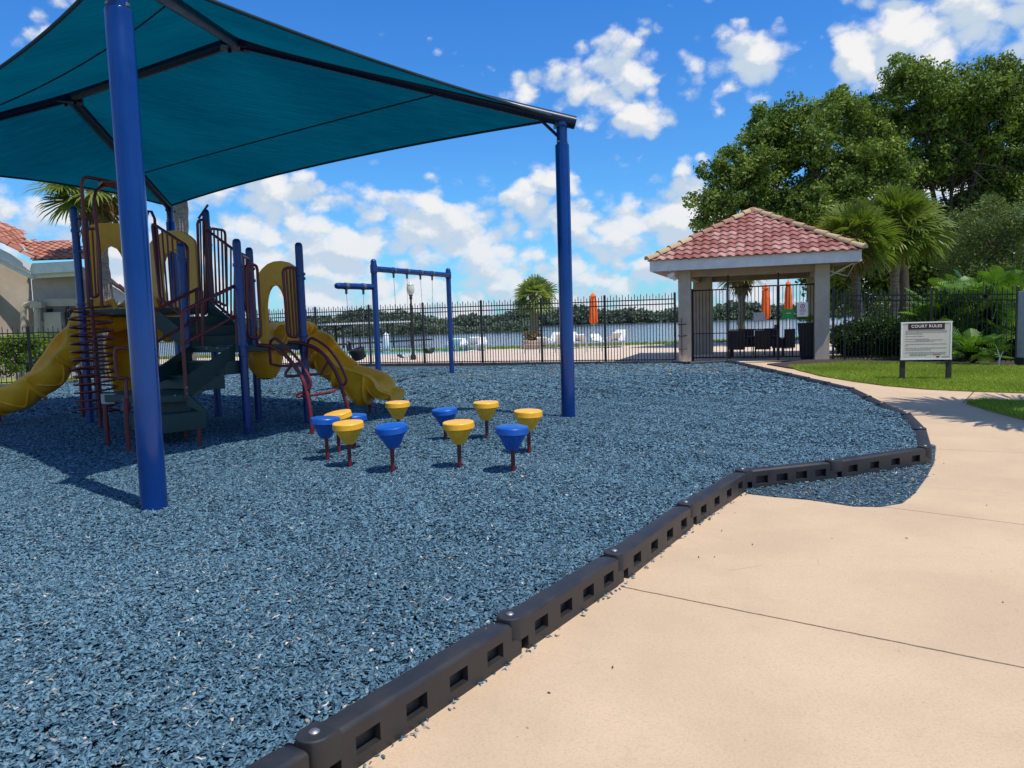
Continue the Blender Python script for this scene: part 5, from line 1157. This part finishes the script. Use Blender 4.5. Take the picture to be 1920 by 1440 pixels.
def fan_palm(name, label, base, crown, rad, nf=26, trunk_r=.19, boots=True, group=None, leafm='palm_leaf', skirt=0, seed=1, lw=.035, nl=34, trunk=True):
    """costapalmate fan palm: every frond a stalk and a folded fan of narrow leaflets"""
    r = np.random.default_rng(seed); base = np.array(base, float); crown = np.array(crown, float); t = thing(name, label, 'palm', base, group)
    V = []; T = []; st = MB(); Vd = []
    for i in range(nf + skirt):
        dead = i >= nf; azm = i * 2.399 + r.normal(0, .2); e = (1.5 - 2.05 * ((i + .5) / nf) ** .9) if not dead else -1.15 + r.normal(0, .1)
        o = np.array([math.cos(azm) * math.cos(e), math.sin(azm) * math.cos(e), math.sin(e)]); sl = rad * (.42 + r.random() * .14) * (.7 if dead else 1)
        mid = crown + o * sl * .5 + np.array([0, 0, .04 * sl]); tip = crown + o * sl - np.array([0, 0, .10 * sl])
        st.tube([crown, mid, tip], [.022, .016, .010], 5, tint=.3)
        ax = unit(tip - mid); side = unit(np.cross(ax, (0, 0, 1)) + 1e-4); nn = np.cross(side, ax); ro = r.normal(0, .75); side, nn = side * math.cos(ro) + nn * math.sin(ro), nn * math.cos(ro) - side * math.sin(ro); fl = rad * (.55 + r.random() * .12) * (.75 if dead else 1); tn = .25 + .6 * r.random()
        for k in range(nl):
            a = -2.05 + 4.1 * k / (nl - 1) + r.normal(0, .02); ln = fl * (1 - .22 * abs(a) / 2) * (.9 + .2 * r.random()); dirv = ax * math.cos(a) + side * math.sin(a) + nn * (.18 * abs(math.sin(a)) + r.normal(0, .05)); dirv = unit(dirv)
            w = np.cross(dirv, nn); w = unit(w) * lw * rad * .55; droop = .17 * ln * (1 + (1.2 if dead else 0)); s0 = tip - ax * .03
            p1 = s0 + dirv * ln * .45 - (0, 0, droop * .10); p2 = s0 + dirv * ln * .78 - (0, 0, droop * .42); p3 = s0 + dirv * ln * (1.0 - .04) - (0, 0, droop * 1.05)
            (Vd if dead else V).append([s0 - w * .3, s0 + w * .3, p1 + w, p1 - w]); (Vd if dead else V).append([p1 - w, p1 + w, p2 + w * .7, p2 - w * .7]); (Vd if dead else V).append([p2 - w * .7, p2 + w * .7, p3 + w * .05, p3 - w * .05])
            if not dead: T += [tn + r.normal(0, .08), tn, tn + .1]
    fastmesh('fronds', np.array(V), leafm, t, 4, np.array(T), origin=base)
    if Vd: fastmesh('dead_fronds', np.array(Vd), 'dry_leaf', t, 4, r.random(len(Vd)), origin=base)
    st.build('stalks', leafm, t)
    if trunk:
        b = MB(); n = 26; prof = []
        H_ = crown[2] - base[2]
        pts = [base + (crown - base) * k / n + np.array([.03 * math.sin(k * .7), 0, 0]) for k in range(n + 1)]; pts[0] = pts[0] - (0, 0, .2)
        b.tube(pts, [trunk_r * (1.12 if k == 0 else 1 + .04 * (-1) ** k) for k in range(n + 1)], 14); b.build('trunk', 'palm_bark', t, sharp=80)
        if boots:
            bt = MB(); nb = 44
            for k in range(nb):
                f = k / nb; z = crown[2] - boots * (1 - f) ; a = k * 2.399; c = base + (crown - base) * ((z - base[2]) / H_); o = np.array([math.cos(a), math.sin(a), 0]); s = np.array([-o[1], o[0], 0])
                q = c + o * trunk_r * .95; tp = q + o * .07 + (0, 0, .26); w = .055
                bt.add([q - s * w, q + s * w, tp + s * w * .7, tp - s * w * .7, q - s * w - o * .05, q + s * w - o * .05, tp + s * w * .7 - o * .04, tp - s * w * .7 - o * .04], [(0, 1, 2, 3), (7, 6, 5, 4), (0, 3, 7, 4), (1, 5, 6, 2), (2, 6, 7, 3)])
            bt.build('leaf_bases', 'palm_boot', t, sharp=0)
    return t
fan_palm('cabbage_palm', 'cabbage palm whose fronds droop over the right end of the pavilion roof', D(1614, 668, 25.6) * (1, 1, 0), D(1602, 450, 25.6), 1.5, 44, .14, .8, seed=3, skirt=2)
fan_palm('cabbage_palm', 'taller bright green cabbage palm right of the pavilion roof', D(1672, 655, 27.5) * (1, 1, 0), D(1684, 430, 27.5), 1.85, 50, .15, 1.0, seed=5, skirt=2)
fan_palm('cabbage_palm', 'lone small palm growing by the lake behind the pool deck', D(1003, 650, 46) * (1, 1, 0) - (0, 0, .02), D(1001, 558, 46), 1.55, 34, .26, .5, seed=8, nl=26, lw=.05, leafm='pale_palm_leaf')
fan_palm('cabbage_palm', 'palm behind the canopy with its bare grey trunk beside the yellow panel', D(352, 640, 29) * (1, 1, 0), D(332, 300, 29), 1.5, 26, .27, 0, seed=9, skirt=4)
fan_palm('cabbage_palm', 'palm whose drooping fronds show under the left edge of the canopy', D(206, 640, 30) * (1, 1, 0), D(178, 352, 30), 2.3, 30, .28, 1.4, seed=12, skirt=8)
fan_palm('cabbage_palm', 'close palm reaching its frond tips into the top right corner', (11.0, 10.0, ZC), (10.75, 9.9, 5.75), 2.9, 19, .2, 1., seed=21, nl=40)
fan_palm('cabbage_palm', 'distant palm on the lake lawn seen through the pavilion opening', D(1390, 640, 47) * (1, 1, 0), D(1392, 512, 47), 1.7, 20, .22, .8, seed=15, nl=22, lw=.05, skirt=5)
# hedges and shrubs
def hedge(label, a, c, w, h, m, per=60, dens=26, ls=.045, nm='hedge'):
    a, c = np.array(a[:2], float), np.array(c[:2], float); L = np.linalg.norm(c - a); n = int(L * dens); f = rng.random(n); o = (rng.random(n) - .5) * w; z = .12 + rng.random(n) ** .6 * (h - .2)
    d = (c - a) / L; nn = np.array([-d[1], d[0]]); z0 = -.02
    C = np.concatenate([a + f[:, None] * (c - a) + o[:, None] * nn, (z + z0)[:, None]], 1); P, tw, dd_ = clump_cloud(C, np.full(n, .22), per, ls)
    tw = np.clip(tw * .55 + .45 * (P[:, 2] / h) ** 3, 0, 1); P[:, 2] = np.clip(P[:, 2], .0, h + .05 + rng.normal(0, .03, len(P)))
    t = thing(nm, label, 'hedge', (*a, 0)); fastmesh('foliage', leaf_quads(P, ls, .8), m, t, 4, tw, origin=t.location)
    b = MB()
    for k in range(int(L / .5)): q = a + (c - a) * (k + .5) / int(L / .5); b.tube([(q[0], q[1], 0), (q[0] + rng.normal(0, .06), q[1], h * .5), (q[0] + rng.normal(0, .1), q[1] + rng.normal(0, .1), h * .85)], [.03, .02, .008], 5)
    b.build('stems', 'bark', t); return t
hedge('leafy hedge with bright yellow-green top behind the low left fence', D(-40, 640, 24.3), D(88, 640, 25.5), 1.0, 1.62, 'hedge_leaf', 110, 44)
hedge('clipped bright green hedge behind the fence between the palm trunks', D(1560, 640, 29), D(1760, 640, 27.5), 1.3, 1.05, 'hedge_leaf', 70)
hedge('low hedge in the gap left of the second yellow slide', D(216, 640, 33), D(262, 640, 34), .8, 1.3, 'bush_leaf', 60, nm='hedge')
def bush(label, px, Y, r, h, m='bush_leaf', per=80, ls=.042, dens=16, nm='shrub'):
    c = D(px, 640, Y); z0 = float(zc(Y)) + .02
    return tree(nm, label, (c[0], c[1], z0), [((c[0], c[1], z0 + h * .5), (r, r * .8, h * .5))], dens / max(.4, r * r), .26, per, ls, m, .03, (c[0], c[1], z0 + h * .25), 5, 'shrub', shell=.3)
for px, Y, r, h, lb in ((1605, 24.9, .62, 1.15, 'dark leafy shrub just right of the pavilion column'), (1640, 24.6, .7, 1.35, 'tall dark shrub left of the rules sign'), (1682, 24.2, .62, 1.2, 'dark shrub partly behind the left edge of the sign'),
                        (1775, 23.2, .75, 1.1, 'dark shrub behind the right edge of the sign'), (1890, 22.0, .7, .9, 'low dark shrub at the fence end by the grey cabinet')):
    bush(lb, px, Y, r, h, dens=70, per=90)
# big-leaved shrub: split leaves on long stalks
def split_leaf(V, T, root, tip, w, r, tn):
    ax = tip - root; L = np.linalg.norm(ax); ax = ax / L; side = unit(np.cross(ax, (0, 0, 1)) + 1e-4); nn = np.cross(side, ax); ro = r.normal(0, .6); side, nn = side * math.cos(ro) + nn * math.sin(ro), nn * math.cos(ro) - side * math.sin(ro); K = 11
    for k in range(K):
        f = .05 + .9 * k / (K - 1); c = root + ax * L * f - np.array([0, 0, .18 * L * f * f]); ln = w * (math.sin(PI * min(1, f * .85 + .15)) ** .7)
        for s in (-1, 1):
            d = unit(side * s + ax * .55 - nn * .15 + np.array([0, 0, -.25])); q = c + d * ln * (.85 + .3 * r.random()); h = ax * L * .030; V.append([c - h, c + h, q + h * .6, q - h * .5]); T.append(tn + r.normal(0, .05))
def bigleaf(label, base, n, R_, H_, seed, cat='shrub', ls=1.):
    r = np.random.default_rng(seed); base = np.array(base, float); t = thing('philodendron', label, cat, base); V = []; T = []; b = MB()
    for i in range(n):
        a = i * 2.399; hgt = H_ * (.25 + .75 * r.random()); rr = R_ * (.15 + .7 * r.random()); root = base + np.array([math.cos(a) * rr * .7, math.sin(a) * rr * .7, hgt]); o = unit(np.array([math.cos(a), math.sin(a), .25 + .5 * (hgt / H_) - .30 + r.normal(0, .45)]))
        tip = root + o * (.55 + .3 * r.random()) * ls; b.tube([base + (0, 0, .05), base + (root - base) * .55 + (0, 0, .1), root], [.022, .016, .010], 5); split_leaf(V, T, root, tip, .30 * ls, r, r.random())
    fastmesh('leaves', np.array(V), 'split_leaf', t, 4, np.array(T), origin=base); b.build('stalks', 'bush_leaf', t); return t
c = D(1842, 640, 22.3); bigleaf('tall big-leaved shrub with split leaves standing right of the rules sign', (c[0], c[1], float(zc(20.6))), 190, 1.55, 2.45, 4)
c = D(1824, 640, 20.4); bigleaf('low drooping big-leaved plant at the grass edge right of the sign', (c[0], c[1], float(zc(19.9))), 46, .7, .75, 6, ls=.8)
c = D(1758, 640, 22.6); bigleaf('big-leaved shrub rising above the rules sign behind the fence', (c[0], c[1], float(zc(22))), 90, 1.0, 1.9, 14)
b = MB(); c = G(1872, 688, -.03)
b.tube([c, c + (.03, 0, .25), c + (-.05, 0, .5), c + (-.12, 0, .62)], [.03, .022, .012, .006], 6); b.tube([c + (.03, 0, .25), c + (.12, 0, .42)], [.015, .008], 6); o = b.build('bare_branch', 'ink_white', None, origin=c); tag(o, 'pale bare forked branch standing at the edge of the grass', 'branch')
# far wood over the lake
n = 9000; xs = (rng.random(n) - .5) * 560; base_h = 2.9 + 1.2 * np.sin(xs * .021 + 1) + 1.0 * np.sin(xs * .09) + .8 * np.sin(xs * .31); base_h += np.where(xs < -40, 2.2, 0) 
zz = rng.random(n) ** .75 * base_h * (.85 + .3 * rng.random(n)); C = np.stack([xs, 268 + rng.random(n) * 16 + zz * .8, zz - .2], 1)
P, tw, dd_ = clump_cloud(C, 1.3 + rng.random(n) * 1.2, 26, .5); tw = np.clip(np.repeat(rng.random(n), 26) * .5 + rng.random(len(P)) * .3 - .2 * np.repeat((zz > 3), 26) + .12, 0, 1)
o = fastmesh('far_wood', leaf_quads(P, .55, .7, .7), 'far_leaf', None, 4, tw); kind(o, 'stuff', 'dark wooded shoreline across the lake', 'woodland')
b = MB(); xs2 = np.linspace(-290, 290, 160); b.grid([[(x, 288., -.5), (x, 288. + 6, 2.4 + 1.2 * math.sin(x * .021 + 1) + .8 * math.sin(x * .09) + (1.8 if x < -40 else 0)), (x, 330, 3.)] for x in xs2][::-1]); kind(b.build('far_hill', 'far_wood_ground', sharp=60), 'structure')
# nearer reeds at the left part of the lake
n = 900; xs = -62 + rng.random(n) * 66; ys = 150 + rng.random(n) * 20; zz = rng.random(n) * (1.7 + 1.0 * np.sin(xs * .2)) 
C = np.stack([xs, ys, zz - .7], 1); P, tw, dd_ = clump_cloud(C, np.full(n, .9), 30, .3); o = fastmesh('reeds', leaf_quads(P, .34, .6, .5), 'far_leaf', None, 4, tw * .9); kind(o, 'stuff', 'lighter green reeds and scrub on the nearer left shore', 'reeds')
b = MB(); b.prism([(-75, 148), (3, 150), (10, 160), (0, 172), (-75, 172)], -.9, -.68); kind(b.build('reed_bank', 'far_ground', sharp=0), 'structure')

# ================================================================== THINGS
# rules sign
t_ = D(1738, 650, 16.9); sl = D(1690, 605, 17.0); sr = D(1785, 601, 16.7); zb_ = D(1737, 674, 16.85)[2]; zt_ = D(1737, 603.5, 16.85)[2]
sg = thing('rules_sign', 'cream notice board on two dark posts with a brown COURT RULES heading', 'sign', (t_[0], t_[1], float(zc(16.9))))
su = unit((sr - sl)[:2]); sn = np.array([su[1], -su[0]]); sw_ = np.linalg.norm((sr - sl)[:2]); sc_ = (sl + sr)[:2] / 2; srz = math.atan2(su[1], su[0]); sh_ = zt_ - zb_
def SP(fx, fz, o=0.): a = sc_ + su * (fx - .5) * sw_ + sn * o; return np.array([a[0], a[1], zt_ - fz * sh_])
for fx in (.045, .965):
    b = MB(); p = SP(fx, 0, -.06); b.box((p[0], p[1], (zt_ + float(zc(16.9)) - .1) / 2), (.105, .09, zt_ - float(zc(16.9)) + .06), srz); b.build('post', 'wood_dark', sg, bevel=.006)
b = MB(); b.box(SP(.5, .5, 0), (sw_, .025, sh_), srz); b.build('board', 'sign_cream', sg, sharp=20)
b = MB()
for fx, fz, w_, h_ in ((.5, .012, sw_ + .02, .03), (.5, .988, sw_ + .02, .03), (.012, .5, .03, sh_ - .05), (.988, .5, .03, sh_ - .05)): b.box(SP(fx, fz, .004), (w_, .032, h_), srz)
b.build('frame', 'ink_white', sg, sharp=20)
b = MB(); b.box(SP(.5, .115, .016), (sw_ * .72, .008, sh_ * .17), srz); hb = b.build('heading', 'sign_brown', sg, sharp=20)
def text_mesh(txt, size, pos, rz, m, parent, name='lettering', extr=.002, bold=.0015):
    cu = bpy.data.curves.new('text', 'FONT'); cu.body = txt; cu.size = size; cu.align_x = 'CENTER'; cu.align_y = 'CENTER'; cu.extrude = extr; cu.offset = bold; cu.space_character = 1.12
    o = bpy.data.objects.new('text', cu); me = bpy.data.meshes.new_from_object(o, depsgraph=None); bpy.data.objects.remove(o); bpy.data.curves.remove(cu)
    me.materials.clear(); me.materials.append(MATS[m]); ob = bpy.data.objects.new(name, me); COL.objects.link(ob); ob.parent = parent
    q = parent; off = np.array(q.location)
    while q.parent is not None: q = q.parent; off = off + np.array(q.location)
    ob.location = tuple(np.array(pos) - off); ob.rotation_euler = (PI / 2, 0, rz); return ob
text_mesh('COURT RULES', .088, SP(.5, .115, .023), srz, 'ink_white', hb)
b = MB(); r_ = random.Random(4)
for fz, segs in ((.235, (.09, .90)), (.275, (.09, .90)), (.31, (.09, .42)), (.375, (.09, .46)), (.45, (.09, .55)), (.475, (.30, .83)), (.51, (.09, .66)), (.585, (.09, .90)), (.62, (.09, .13)), (.69, (.09, .90)), (.735, (.09, .60)), (.81, (.09, .90)), (.85, (.18, .88)), (.885, (.18, .52))):
    x = segs[0]
    while x < segs[1]:
        w = r_.uniform(.015, .06); w = min(w, segs[1] - x); b.box(SP(x + w / 2, fz, .014), (w * sw_, .003, .014), srz); x += w + .012
b.build('small_print', 'ink_grey', sg, sharp=0)
b = MB(); b.box(SP(.735, .93, .015), (.065, .003, .035), srz); b.build('mark', 'sign_brown', sg, sharp=0)
b = MB(); b.box(SP(.88, .93, .015), (.15, .003, .022), srz); b.build('mark', 'ink_grey', sg, sharp=0)
b = MB(); b.box(SP(.72, .855, .016), (.16, .003, .014), srz); b.build('red_print', 'ink_red', sg, sharp=0)
# closed parasols
def parasol(name, label, px, pyt, pyb, Y, m, wpx, pyg, base=True):
    top = D(px, pyt, Y); bot = D(px, pyb, Y); rr = wpx / 2 * Y / F; t = thing(name, label, 'parasol', (bot[0], bot[1], 0), 'closed orange parasols' if m == 'orange_cloth' else None)
    b = MB(); seg = 32; H_ = top[2] - bot[2]; V = []
    prof = [(.72, 0), (1., .06), (.92, .3), (.95, .55), (.80, .78), (.62, .86), (.80, .885), (.55, .94), (.18, .985), (.05, 1.0)]
    for pr, pz in prof:
        for k in range(seg): th = 2 * PI * k / seg; q = rr * pr * (1 + .16 * math.cos(8 * th) * (1 - pz)); V.append((bot[0] + q * math.cos(th), bot[1] + q * math.sin(th), bot[2] + H_ * pz))
    n = len(prof); b.add(V, [(i * seg + k, i * seg + (k + 1) % seg, (i + 1) * seg + (k + 1) % seg, (i + 1) * seg + k) for i in range(n - 1) for k in range(seg)] + [tuple(range(seg))[::-1], tuple((n - 1) * seg + k for k in range(seg))]); b.build('canopy', m, t, sharp=60)
    b = MB(); b.tube([(bot[0], bot[1], 0), (bot[0], bot[1], top[2] + .06)], .025, 8); b.build('pole', 'white_plastic', t)
    b = MB(); b.lathe([(.28, 0), (.28, .05), (.05, .09), (.04, .3)], (bot[0], bot[1], .0), 18); b.build('base', 'grey_metal', t)
parasol('parasol', 'closed orange parasol on the pool deck right of the thick blue post', 1113, 549, 607, 40, 'orange_cloth', 15, 660)
parasol('parasol', 'closed orange parasol seen through the gate, left of the pair', 1436, 533, 598, 35, 'orange_cloth', 16, 660)
parasol('parasol', 'closed orange parasol behind the green gate sign, right of the pair', 1478, 526, 590, 33, 'orange_cloth', 14, 660)
parasol('parasol', 'folded white parasol standing on the pool deck between the swing chains', 725, 624, 655, 42.5, 'white_cloth', 13, 665)
t = thing('parasol', 'orange parasol dome glimpsed between the left slide and the thick post', 'parasol', (-21, 40, 0)); c = D(236, 584, 40)
b = MB(); b.lathe([(1.0, -.95), (.97, -.6), (.8, -.28), (.5, -.08), (.06, .02)], c, 24); b.build('canopy', 'orange_cloth', t); t2 = MB(); t2.tube([(c[0], c[1], -.01), tuple(c)], .03, 8); t2.build('pole', 'white_plastic', t)
# lamp post
lp = D(772, 600, 33); zt = lambda py: D(772, py, 33)[2]
t = thing('lamp_post', 'black lamp post with pale acorn globe behind the swing frame', 'lamp post', (lp[0], lp[1], 0)); x, y = lp[0], lp[1]
b = MB(); b.lathe([(.13, 0), (.13, .15), (.08, .25), (.05, .5), (.042, zt(562)), (.075, zt(560)), (.06, zt(556)), (.10, zt(553))], (x, y, 0), 14); b.build('pole', 'fence_black', t)
b = MB(); b.lathe([(.09, zt(553)), (.16, zt(547)), (.175, zt(540)), (.14, zt(534))], (x, y, 0), 18); b.build('globe', 'lamp_glass', t)
b = MB(); b.lathe([(.16, zt(534)), (.13, zt(531.5)), (.05, zt(529)), (.02, zt(526))], (x, y, 0), 16); b.build('cap', 'lamp_glass', t)
# sun loungers
def lounger(px, Y, rz, label, back=.55):
    c = D(px, 640, Y); t = thing('sun_lounger', label, 'sun lounger', (c[0], c[1], 0), 'white sun loungers along the lake edge'); ca, sa = math.cos(rz), math.sin(rz)
    def Lc(u, v, z): return (c[0] + u * ca - v * sa, c[1] + u * sa + v * ca, z)
    b = MB()
    b.hull8([Lc(-.3, -.5, .32), Lc(.3, -.5, .32), Lc(.3, .7, .32), Lc(-.3, .7, .32), Lc(-.3, -.5, .38), Lc(.3, -.5, .38), Lc(.3, .7, .38), Lc(-.3, .7, .38)]); b.build('seat', 'white_plastic', t, sharp=20)
    b = MB(); h = .38 + back; b.hull8([Lc(-.3, -.5, .34), Lc(.3, -.5, .34), Lc(.3, -.45, .38), Lc(-.3, -.45, .38), Lc(-.26, -1.0, h), Lc(.26, -1.0, h), Lc(.26, -.95, h + .04), Lc(-.26, -.95, h + .04)]); b.build('backrest', 'white_plastic', t, sharp=20)
    for u in (-.3, .3):
        b = MB(); b.tube([Lc(u, -.5, .5), Lc(u, -.1, .55), Lc(u, .1, .36)], .025, 6, smooth_path=3); b.build('armrest', 'white_plastic', t)
        for v in (-.4, .55): b = MB(); b.tube([Lc(u * .9, v, 0), Lc(u * .9, v, .33)], .025, 6); b.build('leg', 'white_plastic', t)
for i, (px, Y, rz, bk) in enumerate(((848, 41.4, 1.9, .3), (866, 41.6, 1.7, .25), (884, 41.5, 1.8, .35), (902, 41.3, 1.6, .3), (1026, 41, 1.2, .25), (1038, 41, 1.3, .45), (1052, 40.6, 1.5, .4), (1076, 40.4, 1.6, .45), (1090, 40.6, 1.4, .35), (1126, 40.5, 1.8, .3), (1142, 40.2, 1.9, .4), (1160, 40.2, 1.3, .5))):
    lb = ['first white sun lounger from the left beyond the swings', 'second white sun lounger from the left beyond the swings', 'third white sun lounger from the left, behind the right swing post', 'fourth white sun lounger from the left, just right of the swing post',
          'white sun lounger just right of the planter by the lone palm', 'white sun lounger second right of the lone palm', 'white sun lounger hidden partly by the thick blue post\'s left edge', 'white sun lounger directly right of the thick blue post',
          'white sun lounger second right of the thick blue post', 'white sun lounger below and right of the closed orange parasol', 'white sun lounger second from the right end of the row', 'last white sun lounger at the right end of the row'][i]
    lounger(px, Y, rz + PI / 2 * (1 if i % 2 else -1), lb, bk)
# planter by the palm
c = D(1000, 650, 41.8); t = thing('planter', 'low round stone planter with small yellowish plant by the lone palm', 'planter', (c[0], c[1], 0))
b = MB(); b.lathe([(.55, 0), (.62, .12), (.62, .42), (.56, .45), (.5, .38), (.1, .36)], (c[0], c[1], 0), 22); b.build('pot', 'tan_stone', t)
q = np.array([c[0], c[1], .6]); P, tw, dd_ = clump_cloud(q + rng.normal(0, .22, (24, 3)) * (1, 1, .7), np.full(24, .2), 40, .05); fastmesh('plant', leaf_quads(P, .06, .8), 'dry_leaf', t, 4, tw, origin=t.location)
# low rails on the deck near the loungers
t = thing('deck_rail', 'low thin grey rail on the pool deck below the lone palm', 'rail', D(983, 640, 34) * (1, 1, 0)); y0 = 35.5
for f in range(6): p = D(983 + f * 29, 640, y0); b = MB(); b.tube([(p[0], p[1], 0), (p[0], p[1], .42)], .02, 6); b.build('post', 'grey_metal', t)
for z in (.2, .42): b = MB(); p, q = D(983, 640, y0), D(1128, 640, y0); b.tube([(p[0], p[1], z), (q[0], q[1], z)], .018, 6); b.build('rail', 'grey_metal', t)
# boat dock on the lake
t = thing('boat_dock', 'covered boat dock with thin white roof edge on dark posts over the lake', 'dock', D(640, 620, 75) * (1, 1, 0))
za, zb2 = D(612, 608, 72)[2], D(776, 602, 82)[2]; p, q = D(612, 608, 72), D(776, 602, 82); dd2 = unit((q - p)[:2]); n2 = np.array([-dd2[1], dd2[0]])
b = MB(); b.hull8([*[(*xx_, z) for xx_, z in ((p[:2], p[2] - .10), (q[:2], q[2] - .10), (q[:2] + n2 * 4, q[2] - .10), (p[:2] + n2 * 4, p[2] - .10))], *[(*xx_, z) for xx_, z in ((p[:2], p[2] + .05), (q[:2], q[2] + .05), (q[:2] + n2 * 4, q[2] + .05), (p[:2] + n2 * 4, p[2] + .05))]]); b.build('roof', 'white_trim', t, sharp=20)
for f in (0.02, .18, .36, .55, .75, .97):
    for o in (0.2, 3.8): m_ = p + (q - p) * f; b = MB(); b.tube([(m_[0] + n2[0] * o, m_[1] + n2[1] * o, -1.2), (m_[0] + n2[0] * o, m_[1] + n2[1] * o, m_[2] - .1)], .09, 6); b.build('post', 'wood_dark', t)
b = MB(); e0, e1 = p[:2] - dd2 * 1, q[:2] + dd2 * 3; b.hull8([(*e0, -.35), (*e1, -.35), (*(e1 + n2 * 1.5), -.35), (*(e0 + n2 * 1.5), -.35), (*e0, -.2), (*e1, -.2), (*(e1 + n2 * 1.5), -.2), (*(e0 + n2 * 1.5), -.2)]); b.build('deck', 'wood_dark', t)
# furniture inside the pavilion
def wchair(px, Y, rz, label):
    c = D(px, 640, Y); t = thing('wicker_chair', label, 'chair', (c[0], c[1], 0), 'wicker chairs round the pavilion table'); ca, sa = math.cos(rz), math.sin(rz)
    L_ = lambda u, v, z: (c[0] + u * ca - v * sa, c[1] + u * sa + v * ca, z)
    def bx(nm, u0, u1, v0, v1, z0, z1, m='wicker'):
        b = MB(); b.hull8([L_(u0, v0, z0), L_(u1, v0, z0), L_(u1, v1, z0), L_(u0, v1, z0), L_(u0, v0, z1), L_(u1, v0, z1), L_(u1, v1, z1), L_(u0, v1, z1)]); b.build(nm, m, t, sharp=20, bevel=.015)
    bx('seat', -.27, .27, -.25, .28, .32, .44); bx('backrest', -.27, .27, -.33, -.25, .32, 1.0)
    for u in (-.3, .3): bx('armrest', u - .035, u + .035, -.25, .25, .42, .66)
    for u in (-.24, .24):
        for v in (-.22, .22): bx('leg', u - .02, u + .02, v - .02, v + .02, 0, .32)
wchair(1382, 26.6, PRZ, 'dark wicker chair nearest the gate, leftmost of the front pair'); wchair(1430, 26.3, PRZ, 'dark wicker chair nearest the gate, right of the front pair')
wchair(1468, 26.9, PRZ + .9, 'dark wicker chair at the right end of the pavilion table'); wchair(1400, 28.6, PRZ + PI, 'dark wicker chair behind the pavilion table at left'); wchair(1446, 28.4, PRZ + PI, 'dark wicker chair behind the pavilion table at right')
c = D(1412, 640, 27.5); t = thing('table', 'dark rectangular table among the wicker chairs in the pavilion', 'table', (c[0], c[1], 0)); b = MB(); b.box((c[0], c[1], .73), (1.7, .9, .04), PRZ); b.build('tabletop', 'wood_dark', t, bevel=.006)
for u in (-.75, .75):
    for v in (-.36, .36): b = MB(); q = c[:2] + U2 * u + V2 * v; b.box((q[0], q[1], .355), (.06, .06, .71), PRZ); b.build('leg', 'wood_dark', t)
c = D(1513, 640, 25.2); t = thing('planter', 'tall black tapered planter with yellow-green leaves inside the gate', 'planter', (c[0], c[1], 0)); b = MB()
s0, s1 = .20, .30; V = []
for s, z in ((s0, 0), (s1, 1.22), (s1 - .03, 1.22), (s1 - .05, 1.1)):
    for u, v in ((-1, -1), (1, -1), (1, 1), (-1, 1)): q = c[:2] + U2 * u * s + V2 * v * s; V.append((q[0], q[1], z))
b.add(V, [(3, 2, 1, 0)] + [(r_ * 4 + k, r_ * 4 + (k + 1) % 4, r_ * 4 + 4 + (k + 1) % 4, r_ * 4 + 4 + k) for r_ in range(3) for k in range(4)] + [(12, 13, 14, 15)]); b.build('pot', 'planter_black', t, sharp=20, bevel=.01)
V = []; T = []; r_ = np.random.default_rng(2)
for k in range(26):
    a = r_.random() * 6.28; root = np.array([c[0], c[1], 1.1]); tip = root + np.array([math.cos(a) * .28 - .05, math.sin(a) * .28, .30 + .2 * r_.random()]); split_leaf(V, T, (root + tip) / 2, tip, .07, r_, .9)
fastmesh('plant', np.array(V), 'hedge_leaf', t, 4, np.array(T), origin=t.location)
# grey board at the right edge, rubbish bin at the left
c = D(1924, 620, 19.4); t = thing('utility_cabinet', 'tall pale grey cabinet at the right edge of the photo past the fence end', 'cabinet', (c[0], c[1], -.02))
z1 = D(1917, 546, 19.4)[2]; b = MB(); b.box((c[0], c[1], (z1 + .2) / 2), (.26, .3, z1 - .2)); b.build('body', 'grey_metal', t, bevel=.01); b = MB(); b.box((c[0], c[1], .1), (.3, .34, .26)); b.build('base', 'wood_dark', t)
b = MB(); b.box((c[0] - .135, c[1], 1.1), (.012, .2, .5)); b.build('door', 'grey_metal', t)
c = D(131, 690, 27.5); t = thing('rubbish_bin', 'grey rubbish bin with a dark lid standing behind the left slide', 'bin', (c[0], c[1], 0)); b = MB(); b.lathe([(.26, 0), (.3, .85), (.27, .85), (.2, .8)], (c[0], c[1], 0), 18); b.build('body', 'grey_metal', t)
b = MB(); b.lathe([(.32, .85), (.32, .90), (.22, 1.0), (.03, 1.04)], (c[0], c[1], 0), 18); b.build('lid', 'wood_dark', t)
# loose cable on the mulch right of the slide
b = MB(); b.tube([G(742, 718, .02), G(760, 712, .02), G(785, 706, .02), G(812, 704, .02), G(836, 701, .02)], .02, 6, smooth_path=5); b.tube([G(745, 714, .015), G(775, 709, .015), G(808, 707, .015)], .03, 6, smooth_path=4)
tag(b.build('root', 'cable', None, origin=G(790, 706, 0)), 'thin dark strand lying on the mulch between slide exit and swing post', 'root')
